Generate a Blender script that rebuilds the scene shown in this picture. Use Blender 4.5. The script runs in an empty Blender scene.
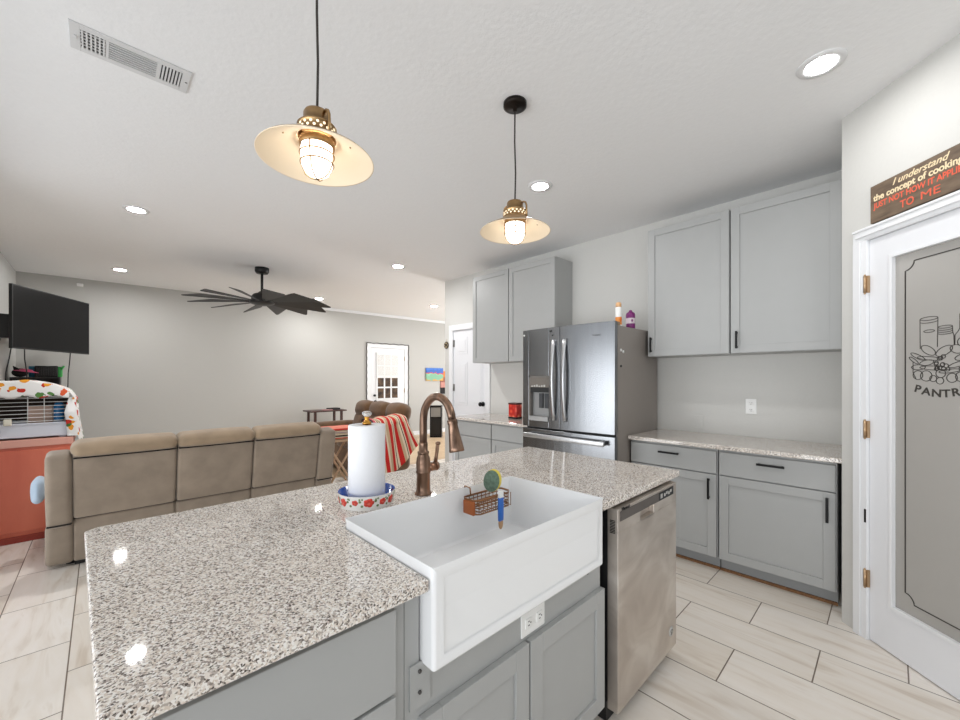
import bpy, bmesh, math, random
from mathutils import Vector, Matrix
random.seed(7)
SC = bpy.context.scene
COL = SC.collection
R = math.radians

# ------------------------------------------------------------------ camera, world, daylight and added fill lamps, exposure
cam_d = bpy.data.cameras.new('camera'); cam = bpy.data.objects.new('camera', cam_d); COL.objects.link(cam)
cam_d.sensor_width = 36; cam_d.lens = 395 / 960 * 36; cam_d.shift_y = 18.5 / 960
cam_d.clip_start = 0.05
cam.location = (0, 0, 1.382); cam.rotation_euler = (R(90), 0, R(46.16 - 90))
SC.camera = cam
W = bpy.data.worlds.new('world'); SC.world = W; W.use_nodes = True
W.node_tree.nodes['Background'].inputs[0].default_value = (0.90, 0.95, 1.0, 1)
W.node_tree.nodes['Background'].inputs[1].default_value = 0.45
SC.view_settings.view_transform = 'Standard'; SC.view_settings.look = 'None'
SC.view_settings.gamma = 1; SC.view_settings.use_curve_mapping = False
SC.view_settings.exposure = 1.14
LAMP_GLOW = 72        # kitchen recessed lights
LIVING_GLOW = 255        # living room recessed lights
BULB_GLOW = 1.9         # frosted pendant jars
def area(name, loc, aim, sx, sy, power, col=(1, 1, 1)):
    d = bpy.data.lights.new(name, 'AREA'); d.shape = 'RECTANGLE'; d.size = sx; d.size_y = sy; d.energy = power; d.color = col
    o = bpy.data.objects.new(name, d); COL.objects.link(o); o.location = loc
    o.rotation_euler = (Vector(aim) - Vector(loc)).to_track_quat('-Z', 'Y').to_euler()
    return o
area('daylight_patio', (-5.5, 2.6, 0.6), (3.0, 5.0, 2.0), 9.0, 3.0, 178, (0.95, 0.975, 1.0))  # unseen lamp for the left window's daylight, tilted up to brighten the ceiling
area('fill_far_wall', (-5.0, -4.5, 1.2), (1.2, 8.0, 1.6), 4.0, 3.0, 35, (.96, .98, 1))  # added fill lamp, no source of its own, brightens the far wall
area('fill_hall', (8.6, 5.0, 1.2), (3.0, 5.6, 2.2), 2.0, 2.0, 75, (.96, 0.98, 1))  # added fill lamp inside the hall, aimed up to brighten the far ceiling

# ------------------------------------------------------------------ helpers
def lin(c): return tuple((x / 255 / 12.92 if x / 255 <= 0.04045 else ((x / 255 + 0.055) / 1.055) ** 2.4) for x in c)
class NT:
    def __init__(s, name):
        s.m = bpy.data.materials.new(name); s.m.use_nodes = True
        s.t = s.m.node_tree; s.b = s.t.nodes['Principled BSDF']
    def n(s, typ, **kw):
        k = s.t.nodes.new(typ)
        for a, v in kw.items():
            if a.startswith('i_'): k.inputs[int(a[2:])].default_value = v
            else: setattr(k, a, v)
        return k
    def l(s, a, b): s.t.links.new(a, b)
    def set(s, **kw):
        for a, v in kw.items(): s.b.inputs[a.replace('_', ' ')].default_value = v
    def coord(s, scale=(1, 1, 1), rot=(0, 0, 0), out='Object'):
        c = s.n('ShaderNodeTexCoord'); m = s.n('ShaderNodeMapping')
        m.inputs['Scale'].default_value = scale; m.inputs['Rotation'].default_value = rot
        s.l(c.outputs[out], m.inputs[0]); return m.outputs[0]
    def ramp(s, fac, stops, interp='LINEAR'):
        r = s.n('ShaderNodeValToRGB'); r.color_ramp.interpolation = interp
        e = r.color_ramp.elements
        while len(e) < len(stops): e.new(0.5)
        for q, (p, c) in zip(e, stops): q.position = p; q.color = (*c, 1) if len(c) == 3 else c
        s.l(fac, r.inputs[0]); return r.outputs[0]
    def bump(s, h, strength, dist=0.01):
        b = s.n('ShaderNodeBump'); b.inputs['Strength'].default_value = strength; b.inputs['Distance'].default_value = dist
        s.l(h, b.inputs['Height']); s.l(b.outputs[0], s.b.inputs['Normal'])
def simple(name, rgb, rough=0.5, metal=0.0, noise=None, emit=None, spec=None, coat=None):
    t = NT(name); c = lin(rgb)
    t.set(Base_Color=(*c, 1), Roughness=rough, Metallic=metal)
    if spec is not None: t.b.inputs['Specular IOR Level'].default_value = spec
    if coat: t.b.inputs['Coat Weight'].default_value = coat
    if noise:
        amt, sc, bmp = noise
        nz = t.n('ShaderNodeTexNoise'); nz.inputs['Scale'].default_value = sc; nz.inputs['Detail'].default_value = 4
        t.l(t.coord(), nz.inputs['Vector'])
        if amt:
            t.l(t.ramp(nz.outputs[0], [(0.25, tuple(x * (1 - amt) for x in c)), (0.75, tuple(min(1, x * (1 + amt)) for x in c))]), t.b.inputs['Base Color'])
        if bmp: t.bump(nz.outputs[0], bmp, 0.004)
    if emit:
        t.b.inputs['Emission Color'].default_value = (*emit[0], 1); t.b.inputs['Emission Strength'].default_value = emit[1]
    return t.m

class MB:
    """collects shapes in one bmesh, with material slots"""
    def __init__(s): s.b = bmesh.new(); s.mi = 0; s.n0 = 0
    def _new(s, faces, smooth=False):
        for f in faces: f.material_index = s.mi; f.smooth = smooth
    def box(s, x0, x1, y0, y1, z0, z1, M=None):
        v = [s.b.verts.new((x, y, z)) for x in (x0, x1) for y in (y0, y1) for z in (z0, z1)]
        fs = [s.b.faces.new([v[i] for i in q]) for q in ((0, 1, 3, 2), (4, 6, 7, 5), (0, 4, 5, 1), (2, 3, 7, 6), (0, 2, 6, 4), (1, 5, 7, 3))]
        if M: bmesh.ops.transform(s.b, matrix=M, verts=v)
        s._new(fs); return fs
    def rbox(s, c, size, r, seg=3, M=None, puff=0.0):
        """rounded box; puff bulges the faces"""
        t = bmesh.new(); bmesh.ops.create_cube(t, size=1)
        bmesh.ops.scale(t, vec=size, verts=t.verts)
        bmesh.ops.bevel(t, geom=t.edges[:], offset=r, segments=seg, affect='EDGES', profile=0.5)
        if puff:
            bmesh.ops.subdivide_edges(t, edges=[e for e in t.edges if e.calc_length() > min(size) * 0.35], cuts=5, use_grid_fill=True)
            for v in t.verts:
                n = [v.co[i] / (size[i] / 2) for i in range(3)]
                for i in range(3):
                    o = [n[j] for j in range(3) if j != i]
                    v.co[i] += n[i] * puff * max(0, 1 - o[0] ** 2) * max(0, 1 - o[1] ** 2)
        mat = Matrix.Translation(c) @ (M or Matrix())
        s._merge(t, mat, True)
    def _merge(s, t, mat, smooth):
        bmesh.ops.transform(t, matrix=mat, verts=t.verts)
        mp = {v: s.b.verts.new(v.co) for v in t.verts}
        for f in t.faces:
            try: g = s.b.faces.new([mp[v] for v in f.verts]); g.material_index = s.mi; g.smooth = smooth
            except ValueError: pass
        t.free()
    def lathe(s, prof, c=(0, 0, 0), seg=32, M=None, cap=True):
        t = bmesh.new(); rings = []
        for r, z in prof:
            if r < 1e-6: rings.append([t.verts.new((0, 0, z))])
            else: rings.append([t.verts.new((r * math.cos(2 * math.pi * k / seg), r * math.sin(2 * math.pi * k / seg), z)) for k in range(seg)])
        for a, b in zip(rings, rings[1:]):
            for k in range(seg):
                k2 = (k + 1) % seg
                if len(a) == 1 and len(b) == 1: continue
                if len(a) == 1: t.faces.new((a[0], b[k2], b[k]))
                elif len(b) == 1: t.faces.new((a[k], a[k2], b[0]))
                else: t.faces.new((a[k], a[k2], b[k2], b[k]))
        if cap:
            if len(rings[0]) > 1: t.faces.new(rings[0][::-1])
            if len(rings[-1]) > 1: t.faces.new(rings[-1])
        s._merge(t, Matrix.Translation(c) @ (M or Matrix()), True)
    def cyl(s, a, b, r, r2=None, seg=16):
        a, b = Vector(a), Vector(b); d = b - a
        s.lathe([(r, 0), (r2 if r2 is not None else r, d.length)], (0, 0, 0), seg, Matrix.Translation(a) @ d.to_track_quat('Z', 'Y').to_matrix().to_4x4())
    def tube(s, pts, r, seg=10, closed=False):
        pts = [Vector(p) for p in pts]; n = len(pts)
        rr = r if isinstance(r, (list, tuple)) else [r] * n
        tang = []
        for i in range(n):
            a = pts[i - 1] if (i > 0 or closed) else pts[i]; b = pts[(i + 1) % n] if (i < n - 1 or closed) else pts[i]
            tang.append((b - a).normalized())
        up = Vector((0, 0, 1)) if abs(tang[0].z) < 0.9 else Vector((1, 0, 0))
        u = tang[0].cross(up).normalized(); rings = []
        for i in range(n):
            u = (u - tang[i] * u.dot(tang[i])).normalized(); w = tang[i].cross(u)
            rings.append([s.b.verts.new(pts[i] + (u * math.cos(2 * math.pi * k / seg) + w * math.sin(2 * math.pi * k / seg)) * rr[i]) for k in range(seg)])
        fs = []
        for i in range(n if closed else n - 1):
            a, b = rings[i], rings[(i + 1) % n]
            for k in range(seg): fs.append(s.b.faces.new((a[k], a[(k + 1) % seg], b[(k + 1) % seg], b[k])))
        if not closed: fs += [s.b.faces.new(rings[0][::-1]), s.b.faces.new(rings[-1])]
        s._new(fs, True)
    def prism(s, poly, z0, z1, M=None):
        a = [s.b.verts.new((x, y, z0)) for x, y in poly]; b = [s.b.verts.new((x, y, z1)) for x, y in poly]
        n = len(poly); fs = [s.b.faces.new(a[::-1]), s.b.faces.new(b)]
        for k in range(n): fs.append(s.b.faces.new((a[k], a[(k + 1) % n], b[(k + 1) % n], b[k])))
        if M: bmesh.ops.transform(s.b, matrix=M, verts=a + b)
        s._new(fs); return fs
    def ell(s, c, rad, M=None, seg=20, e=1.0):
        t = bmesh.new(); bmesh.ops.create_uvsphere(t, u_segments=seg, v_segments=max(6, seg // 2), radius=1)
        for v in t.verts:
            for i in range(3): v.co[i] = math.copysign(abs(v.co[i]) ** e, v.co[i]) * rad[i]
        s._merge(t, Matrix.Translation(c) @ (M or Matrix()), True)
    def sheet(s, f, nu, nv, thick=0.006):
        """grid surface f(u,v) in 0..1 with UVs, given thickness along its normals"""
        g = [[Vector(f(i / nu, j / nv)) for j in range(nv + 1)] for i in range(nu + 1)]
        uvl = s.b.loops.layers.uv.verify()
        def nrm(i, j):
            a = g[min(i + 1, nu)][j] - g[max(i - 1, 0)][j]; b = g[i][min(j + 1, nv)] - g[i][max(j - 1, 0)]
            q = a.cross(b); return q.normalized() if q.length > 1e-9 else Vector((0, 0, 1))
        top = [[s.b.verts.new(g[i][j]) for j in range(nv + 1)] for i in range(nu + 1)]
        bot = [[s.b.verts.new(g[i][j] - nrm(i, j) * thick) for j in range(nv + 1)] for i in range(nu + 1)]
        def face(vs, uv):
            fc = s.b.faces.new(vs); fc.smooth = True; fc.material_index = s.mi
            for lp, q in zip(fc.loops, uv): lp[uvl].uv = q
        for i in range(nu):
            for j in range(nv):
                q = [(i, j), (i + 1, j), (i + 1, j + 1), (i, j + 1)]; uv = [(a / nu, b / nv) for a, b in q]
                face([top[a][b] for a, b in q], uv); face([bot[a][b] for a, b in q[::-1]], uv[::-1])
        for i in range(nu):
            for j in (0, nv):
                q = [top[i][j], top[i + 1][j], bot[i + 1][j], bot[i][j]]; face(q, [(i / nu, j / nv)] * 4)
        for j in range(nv):
            for i in (0, nu):
                q = [top[i][j], top[i][j + 1], bot[i][j + 1], bot[i][j]]; face(q, [(i / nu, j / nv)] * 4)
    def build(s, name, mats, parent=None, loc=(0, 0, 0), rz=0.0, bevel=0.0, seg=2):
        bmesh.ops.recalc_face_normals(s.b, faces=s.b.faces)
        me = bpy.data.meshes.new(name); s.b.to_mesh(me); s.b.free()
        for m in (mats if isinstance(mats, (list, tuple)) else [mats]): me.materials.append(m)
        o = bpy.data.objects.new(name, me); COL.objects.link(o); o.location = loc; o.rotation_euler = (0, 0, rz)
        if parent: o.parent = parent
        if bevel:
            bm = o.modifiers.new('bevel', 'BEVEL'); bm.width = bevel; bm.segments = seg; bm.limit_method = 'ANGLE'; bm.angle_limit = R(40); bm.harden_normals = False
        return o
def tag(o, label=None, cat=None, group=None, kind=None):
    if label: o['label'] = label
    if cat: o['category'] = cat
    if group: o['group'] = group
    if kind: o['kind'] = kind
    return o
def thing(name, label, cat, loc=(0, 0, 0), rz=0.0, group=None):
    o = bpy.data.objects.new(name, None); COL.objects.link(o); o.location = loc; o.rotation_euler = (0, 0, rz); o.empty_display_size = 0.1
    return tag(o, label, cat, group)
def struct(o): o['kind'] = 'structure'; return o
def copy_tree(o, parent=None):
    c = o.copy(); COL.objects.link(c)
    if parent: c.parent = parent
    for ch in [x for x in bpy.data.objects if x.parent is o]: copy_tree(ch, c)
    return c
def text(body, size, mat, name, parent, M, shear=0.0, bold=0.0, spacing=1.0, depth=0.0006, fit=None):
    cu = bpy.data.curves.new(name, 'FONT'); cu.body = body; cu.size = size; cu.align_x = 'CENTER'; cu.align_y = 'CENTER'
    cu.extrude = depth; cu.shear = shear; cu.offset = bold; cu.space_character = spacing
    t = bpy.data.objects.new(name, cu); COL.objects.link(t)
    bpy.context.view_layer.update()
    me = bpy.data.meshes.new_from_object(t.evaluated_get(bpy.context.evaluated_depsgraph_get()))
    bpy.data.objects.remove(t)
    if fit:
        xs = [v.co.x for v in me.vertices]; w = max(xs) - min(xs); cx = (max(xs) + min(xs)) / 2
        for v in me.vertices: v.co.x = (v.co.x - cx) * fit / w
    me.materials.append(mat); me.transform(M)
    o = bpy.data.objects.new(name, me); COL.objects.link(o); o.parent = parent
    return o
UPRIGHT = Matrix.Rotation(R(90), 4, 'X')      # text that faces local -y

# ------------------------------------------------------------------ materials
def m_paint(name, rgb, bump=0.12, scale=60, rough=0.75):
    return simple(name, rgb, rough, noise=(0.012, scale, bump))
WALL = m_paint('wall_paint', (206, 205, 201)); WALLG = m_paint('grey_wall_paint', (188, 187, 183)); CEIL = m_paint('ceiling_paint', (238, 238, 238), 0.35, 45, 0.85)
TRIM = simple('white_trim', (232, 233, 235), 0.4); DOORW = simple('door_white', (230, 231, 234), 0.42)
CAB = simple('cabinet_grey', (170, 171, 170), 0.42, noise=(0.015, 8, 0)); CABIN = simple('cabinet_shadow_grey', (150, 151, 150), 0.5)
BLACK = simple('black_metal', (22, 22, 23), 0.4, 0.6); BLK = simple('black_plastic', (16, 16, 17), 0.45); DARK = simple('dark_gap', (12, 11, 10), 0.8)
CERAMIC = simple('white_fireclay', (242, 243, 244), 0.14, coat=0.3)
PLASTIC_W = simple('white_plastic', (236, 236, 234), 0.35)
BRASS = simple('antique_brass', (168, 136, 96), 0.3, 1.0, noise=(0.2, 30, 0)); GOLD = simple('polished_brass', (205, 150, 70), 0.22, 1.0)
HINGE = simple('brass_hinge', (186, 158, 126), 0.4, 0.9)
BRONZE = simple('oil_rubbed_bronze', (36, 30, 26), 0.35, 0.8)
WOODBR = simple('brown_wood_strip', (126, 88, 54), 0.6, noise=(0.25, 40, 0))

def steel(name, rgb, rough, streak='Z', amt=0.06):
    t = NT(name); t.set(Metallic=1.0)
    sc = {'Z': (60, 60, 0.6), 'X': (0.8, 90, 90)}[streak]
    nz = t.n('ShaderNodeTexNoise'); nz.inputs['Scale'].default_value = 3; nz.inputs['Detail'].default_value = 3
    t.l(t.coord(sc), nz.inputs['Vector']); c = lin(rgb)
    t.l(t.ramp(nz.outputs[0], [(0.3, tuple(x * (1 - amt) for x in c)), (0.7, tuple(x * (1 + amt) for x in c))]), t.b.inputs['Base Color'])
    t.l(t.ramp(nz.outputs[0], [(0.2, (rough * 0.85,) * 3), (0.8, (rough * 1.15,) * 3)]), t.b.inputs['Roughness'])
    return t.m
STEEL = steel('brushed_steel', (138, 140, 143), 0.24); STEELH = steel('handle_steel', (196, 197, 199), 0.34)
FRSIDE = simple('fridge_side_taupe', (142, 135, 129), 0.38, noise=(0.03, 200, 0.05))
def m_smudged():
    t = NT('smudged_steel'); t.set(Metallic=0.75)
    a = t.n('ShaderNodeTexNoise'); a.inputs['Scale'].default_value = 4; a.inputs['Detail'].default_value = 3; a.inputs['Distortion'].default_value = .8
    t.l(t.coord((1, 1, 1.6), (0, R(40), 0)), a.inputs['Vector'])
    t.l(t.ramp(a.outputs[0], [(0.32, lin((182, 172, 163))), (0.5, lin((198, 189, 180))), (0.7, lin((216, 209, 201)))]), t.b.inputs['Base Color'])
    t.l(t.ramp(a.outputs[0], [(0.3, (0.34,) * 3), (0.7, (0.44,) * 3)]), t.b.inputs['Roughness'])
    return t.m
SMUDGE = m_smudged()
def m_granite():
    t = NT('speckled_granite'); co = t.coord()
    nz = t.n('ShaderNodeTexNoise'); nz.inputs['Scale'].default_value = 90; t.l(co, nz.inputs['Vector'])
    mx = t.n('ShaderNodeVectorMath', operation='MULTIPLY_ADD'); mx.inputs[1].default_value = (0.005,) * 3
    t.l(nz.outputs['Color'], mx.inputs[0]); t.l(co, mx.inputs[2])
    v = t.n('ShaderNodeTexVoronoi'); v.inputs['Scale'].default_value = 300; t.l(mx.outputs[0], v.inputs['Vector'])
    sp = t.n('ShaderNodeSeparateColor'); t.l(v.outputs['Color'], sp.inputs[0])
    c1 = t.ramp(sp.outputs[0], [(0.0, lin((84, 74, 68))), (0.08, lin((146, 136, 128))), (0.21, lin((184, 174, 166))), (0.36, lin((218, 206, 194))),
                                (0.52, lin((233, 226, 218))), (0.76, lin((244, 241, 237)))], 'CONSTANT')
    big = t.n('ShaderNodeTexNoise'); big.inputs['Scale'].default_value = 3.5; t.l(co, big.inputs['Vector'])
    mix = t.n('ShaderNodeMixRGB', blend_type='MULTIPLY'); mix.inputs[0].default_value = 0.6
    t.l(c1, mix.inputs[1]); t.l(t.ramp(big.outputs[0], [(0.3, (0.93, 0.9, 0.87)), (0.7, (1, 1, 1))]), mix.inputs[2])
    t.l(mix.outputs[0], t.b.inputs['Base Color']); t.set(Roughness=0.035)
    return t.m
GRANITE = m_granite()
def m_floor():
    t = NT('wood_look_tile')
    g = t.n('ShaderNodeNewGeometry'); sep = t.n('ShaderNodeSeparateXYZ'); t.l(g.outputs['Position'], sep.inputs[0])
    cmb = t.n('ShaderNodeCombineXYZ')
    ax = t.n('ShaderNodeMath', operation='ADD'); ay = t.n('ShaderNodeMath', operation='ADD')
    # rows run in world x (0.3058 m), tiles along world y (0.61 m), half bond
    ay.inputs[1].default_value = 0.114 + 0.3058 * 40
    ax.inputs[1].default_value = 0.055 + 0.61 * 40
    t.l(sep.outputs[1], ax.inputs[0]); t.l(sep.outputs[0], ay.inputs[0])
    t.l(ax.outputs[0], cmb.inputs[0]); t.l(ay.outputs[0], cmb.inputs[1])
    def brick(c1, c2, mo):
        b = t.n('ShaderNodeTexBrick'); b.offset = 0.5; b.offset_frequency = 2; b.squash = 1
        b.inputs['Scale'].default_value = 1; b.inputs['Mortar Size'].default_value = 0.0028; b.inputs['Mortar Smooth'].default_value = 0.1
        b.inputs['Brick Width'].default_value = 0.61; b.inputs['Row Height'].default_value = 0.3058; b.inputs['Bias'].default_value = 0
        b.inputs['Color1'].default_value = (*c1, 1); b.inputs['Color2'].default_value = (*c2, 1); b.inputs['Mortar'].default_value = (*mo, 1)
        t.l(cmb.outputs[0], b.inputs['Vector']); return b
    b = brick(lin((230, 222, 212)), lin((240, 234, 227)), lin((120, 106, 94)))
    sh = brick((0, 0, 0), (1, 1, 1), (0.5, 0.5, 0.5))
    off = t.n('ShaderNodeVectorMath', operation='MULTIPLY_ADD'); off.inputs[1].default_value = (7, 3, 0)
    t.l(sh.outputs['Color'], off.inputs[0]); t.l(g.outputs['Position'], off.inputs[2])
    mp = t.n('ShaderNodeMapping'); mp.inputs['Scale'].default_value = (9, 1.3, 1); t.l(off.outputs[0], mp.inputs[0])
    nz = t.n('ShaderNodeTexNoise'); nz.inputs['Scale'].default_value = 1.6; nz.inputs['Detail'].default_value = 6; nz.inputs['Distortion'].default_value = 0.9; t.l(mp.outputs[0], nz.inputs['Vector'])
    vein = t.ramp(nz.outputs[0], [(0.28, lin((224, 215, 205))), (0.46, lin((250, 248, 245))), (0.62, (1, 1, 1)), (0.78, lin((234, 228, 220)))])
    mix = t.n('ShaderNodeMixRGB', blend_type='MULTIPLY'); mix.inputs[0].default_value = 0.85
    t.l(b.outputs['Color'], mix.inputs[1]); t.l(vein, mix.inputs[2])
    t.l(mix.outputs[0], t.b.inputs['Base Color'])
    t.l(t.ramp(nz.outputs[0], [(0.3, (0.42,) * 3), (0.7, (0.3,) * 3)]), t.b.inputs['Roughness'])
    inv = t.n('ShaderNodeMath', operation='SUBTRACT'); inv.inputs[0].default_value = 1; t.l(b.outputs['Fac'], inv.inputs[1])
    t.bump(inv.outputs[0], 0.5, 0.002)
    return t.m
FLOOR = m_floor()
def m_planks():
    t = NT('light_oak_floor'); co = t.coord((1, 1, 1))
    b = t.n('ShaderNodeTexBrick'); b.inputs['Scale'].default_value = 1; b.inputs['Brick Width'].default_value = 1.2; b.inputs['Row Height'].default_value = 0.16
    b.inputs['Mortar Size'].default_value = 0.002
    b.inputs['Color1'].default_value = (*lin((206, 178, 144)), 1); b.inputs['Color2'].default_value = (*lin((216, 190, 158)), 1); b.inputs['Mortar'].default_value = (*lin((160, 130, 98)), 1)
    t.l(co, b.inputs['Vector']); t.l(b.outputs['Color'], t.b.inputs['Base Color']); t.set(Roughness=0.4); return t.m
OAK = m_planks()
def m_suede(name, rgb, amt=0.14):
    t = NT(name); c = lin(rgb)
    a = t.n('ShaderNodeTexNoise'); a.inputs['Scale'].default_value = 7; a.inputs['Detail'].default_value = 7; t.l(t.coord(), a.inputs['Vector'])
    t.l(t.ramp(a.outputs[0], [(0.3, tuple(x * (1 - amt) for x in c)), (0.7, tuple(x * (1 + amt) for x in c))]), t.b.inputs['Base Color'])
    f = t.n('ShaderNodeTexNoise'); f.inputs['Scale'].default_value = 260; t.l(t.coord(), f.inputs['Vector']); t.bump(f.outputs[0], 0.25, 0.002)
    t.set(Roughness=0.9); t.b.inputs['Sheen Weight'].default_value = 0.25; return t.m
SUEDE = m_suede('taupe_suede', (140, 126, 111)); SUEDE2 = m_suede('tan_suede_top', (152, 132, 108)); BROWN = m_suede('brown_suede', (104, 76, 50), 0.3)
SEAM = simple('dark_seam', (30, 26, 23), 0.9)
def m_stripes(name, stops, along=0):
    t = NT(name); c = t.n('ShaderNodeTexCoord'); s = t.n('ShaderNodeSeparateXYZ'); t.l(c.outputs['UV'], s.inputs[0])
    t.l(t.ramp(s.outputs[along], stops, 'CONSTANT'), t.b.inputs['Base Color']); t.set(Roughness=0.95)
    w = t.n('ShaderNodeTexWave'); w.inputs['Scale'].default_value = 90; t.l(c.outputs['UV'], w.inputs['Vector']); t.bump(w.outputs[0], 0.15, 0.002)
    return t.m
RED, CRM, BLKC, SAND, PINK, GRN = lin((200, 40, 36)), lin((226, 208, 182)), lin((40, 34, 36)), lin((198, 170, 138)), lin((196, 78, 92)), lin((70, 96, 74))
def stripe_stops(seq):
    tot = sum(w for _, w in seq); p = 0; out = []
    for c, w in seq: out.append((p / tot, c)); p += w
    return out
STRIPE = m_stripes('serape_stripes', stripe_stops([(BLKC, 1), (PINK, 2), (CRM, 1), (BLKC, .7), (SAND, 1.5), (GRN, .6), (CRM, 1), (RED, 2), (CRM, 1), (SAND, 1.6), (RED, 2.6), (CRM, 1), (BLKC, .4), (CRM, 1),
                                                  (RED, 2.6), (SAND, 1.4), (CRM, 1.2), (BLKC, .4), (CRM, .8), (RED, 1.8), (SAND, 1.4), (CRM, 1), (RED, 1.5), (CRM, 1)]))
STRIPE2 = m_stripes('folded_stripes', stripe_stops([(SAND, 2), (RED, 1.2), (CRM, 3), (BLKC, .6), (CRM, 2), (PINK, 1), (CRM, 1), (BLKC, 1.6), (CRM, 1.5), (RED, 1), (SAND, 2)]), 1)
def m_print():
    t = NT('vegetable_print_cloth'); co = t.coord()
    nz = t.n('ShaderNodeTexNoise'); nz.inputs['Scale'].default_value = 18; t.l(co, nz.inputs['Vector'])
    ad = t.n('ShaderNodeVectorMath', operation='MULTIPLY_ADD'); ad.inputs[1].default_value = (0.06,) * 3; t.l(nz.outputs['Color'], ad.inputs[0]); t.l(co, ad.inputs[2])
    v = t.n('ShaderNodeTexVoronoi'); v.inputs['Scale'].default_value = 15; t.l(ad.outputs[0], v.inputs['Vector'])
    sp = t.n('ShaderNodeSeparateColor'); t.l(v.outputs['Color'], sp.inputs[0])
    hue = t.ramp(sp.outputs[0], [(0, lin((190, 44, 30))), (0.22, lin((66, 110, 52))), (0.45, lin((226, 150, 40))), (0.65, lin((86, 130, 66))), (0.85, lin((214, 90, 50)))], 'CONSTANT')
    msk = t.ramp(v.outputs['Distance'], [(0.0, (1, 1, 1)), (0.38, (0, 0, 0))], 'CONSTANT')
    mix = t.n('ShaderNodeMixRGB'); mix.inputs[1].default_value = (*lin((232, 230, 228)), 1)
    t.l(msk, mix.inputs[0]); t.l(hue, mix.inputs[2]); t.l(mix.outputs[0], t.b.inputs['Base Color']); t.set(Roughness=0.9); return t.m
PRINT = m_print()
def m_redwood():
    t = NT('orange_red_wood')
    nz = t.n('ShaderNodeTexNoise'); nz.inputs['Scale'].default_value = 4; nz.inputs['Detail'].default_value = 5; t.l(t.coord((1, 1, 0.25)), nz.inputs['Vector'])
    t.l(t.ramp(nz.outputs[0], [(0.3, lin((204, 96, 72))), (0.7, lin((226, 122, 94)))]), t.b.inputs['Base Color']); t.set(Roughness=0.35); return t.m
REDWOOD = m_redwood(); PINKTOP = simple('pale_salmon_laminate', (226, 166, 150), 0.35)

# ------------------------------------------------------------------ the room
H = 2.855
def far_y(x): return 8.282 - 0.0412 * x
m = MB(); m.box(-0.98, 9.2, -2.6, 8.6, -0.06, 0); struct(m.build('floor', FLOOR))
m = MB(); m.prism([(2.2, 5.35), (9.15, 5.35), (9.15, 7.9), (2.2, 8.18)], 0.0, 0.004); struct(m.build('floor_oak', OAK))
m = MB(); m.box(-0.98, 9.2, -2.6, 8.6, H, H + 0.06); struct(m.build('ceiling', CEIL))
m = MB(); m.prism([(-0.98, far_y(-0.98)), (9.2, far_y(9.2)), (9.2, far_y(9.2) + .12), (-0.98, far_y(-0.98) + .12)], 0, H); struct(m.build('wall_far', WALLG))
m = MB(); m.box(-0.98, -0.84, 4.4, far_y(-0.84), 0, H); struct(m.build('wall_left', WALLG))
m = MB(); m.box(3.78, 3.90, -1.2, 3.80, 0, H); m.box(3.78, 3.90, 4.52, 4.705, 0, H); m.box(3.78, 3.90, 3.80, 4.52, 2.10, H); struct(m.build('wall_kitchen', WALL))
m = MB(); m.box(9.08, 9.2, 2.0, 7.95, 0, H); struct(m.build('wall_hall', WALLG))
m = MB(); m.box(-0.98, 3.9, -2.72, -2.6, 0, H); struct(m.build('wall_rear', WALL))
m = MB()
for y in (-1.6, -.6, .4, 1.4, 2.4, 3.2, 3.75, 4.3): m.box(-0.94, -0.88, y - .05, y + .05, 0.05, H - .05)
m.box(-0.94, -0.88, -2.6, 4.4, 0, .08); m.box(-0.94, -0.88, -2.6, 4.4, H - .25, H); m.box(-0.94, -0.88, -2.6, 4.4, 2.05, 2.13)
struct(m.build('window_1', TRIM))
# corner pantry: short return wall and the angled wall with the door opening (local frame of the angled wall)
PR = R(225); PL = (3.04, 0.195, 0)
m = MB(); m.box(3.04, 3.78, 0.10, 0.195, 0, H); struct(m.build('wall_pantry_return', WALL))
m = MB()
m.box(0, 0.154, 0, 0.11, 0, H); m.box(0.826, 1.9, 0, 0.11, 0, H); m.box(0.154, 0.826, 0, 0.11, 2.125, H)
struct(m.build('wall_pantry', WALL, loc=PL, rz=PR))
# casing = trim
m = MB()
for (x0, x1, z0, z1) in ((0.081, 0.148, 0, 2.112), (0.832, 0.899, 0, 2.112)):
    m.box(x0, x1, -0.012, 0, z0, z1); m.box(x0 + 0.006 if x0 < .5 else x0 + 0.02, x1 - 0.02 if x0 < .5 else x1 - 0.006, -0.019, -0.012, z0, z1)
m.box(0.081, 0.899, -0.012, 0, 2.112, 2.18); m.box(0.1, 0.88, -0.02, -0.012, 2.135, 2.173); m.box(0.09, 0.89, -0.026, -0.012, 2.165, 2.178)
m.box(0.148, 0.158, -0.012, 0.10, 0, 2.113); m.box(0.822, 0.832, -0.012, 0.10, 0, 2.113); m.box(0.148, 0.832, -0.012, 0.10, 2.113, 2.123)
struct(m.build('trim_1', TRIM, loc=PL, rz=PR, bevel=0.002))
m = MB(); m.box(0.899, 1.9, -0.012, 0, 0, 0.09); struct(m.build('baseboard_pantry', TRIM, loc=PL, rz=PR, bevel=0.002))
m = MB(); m.prism([(-0.84, far_y(-.84) - .014), (4.25, far_y(4.25) - .014), (4.25, far_y(4.25)), (-0.84, far_y(-.84))], 0, 0.1); m.prism([(5.38, far_y(5.38) - .014), (9.08, far_y(9.08) - .014), (9.08, far_y(9.08)), (5.38, far_y(5.38))], 0, 0.1)
struct(m.build('baseboard_far', TRIM))
m = MB(); m.box(3.768, 3.78, 4.59, 4.705, 0, 0.1); struct(m.build('baseboard_kitchen', TRIM))
m = MB(); m.box(-0.84, -0.828, 4.4, 8.3, 0, 0.1); struct(m.build('baseboard_left', TRIM))
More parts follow.
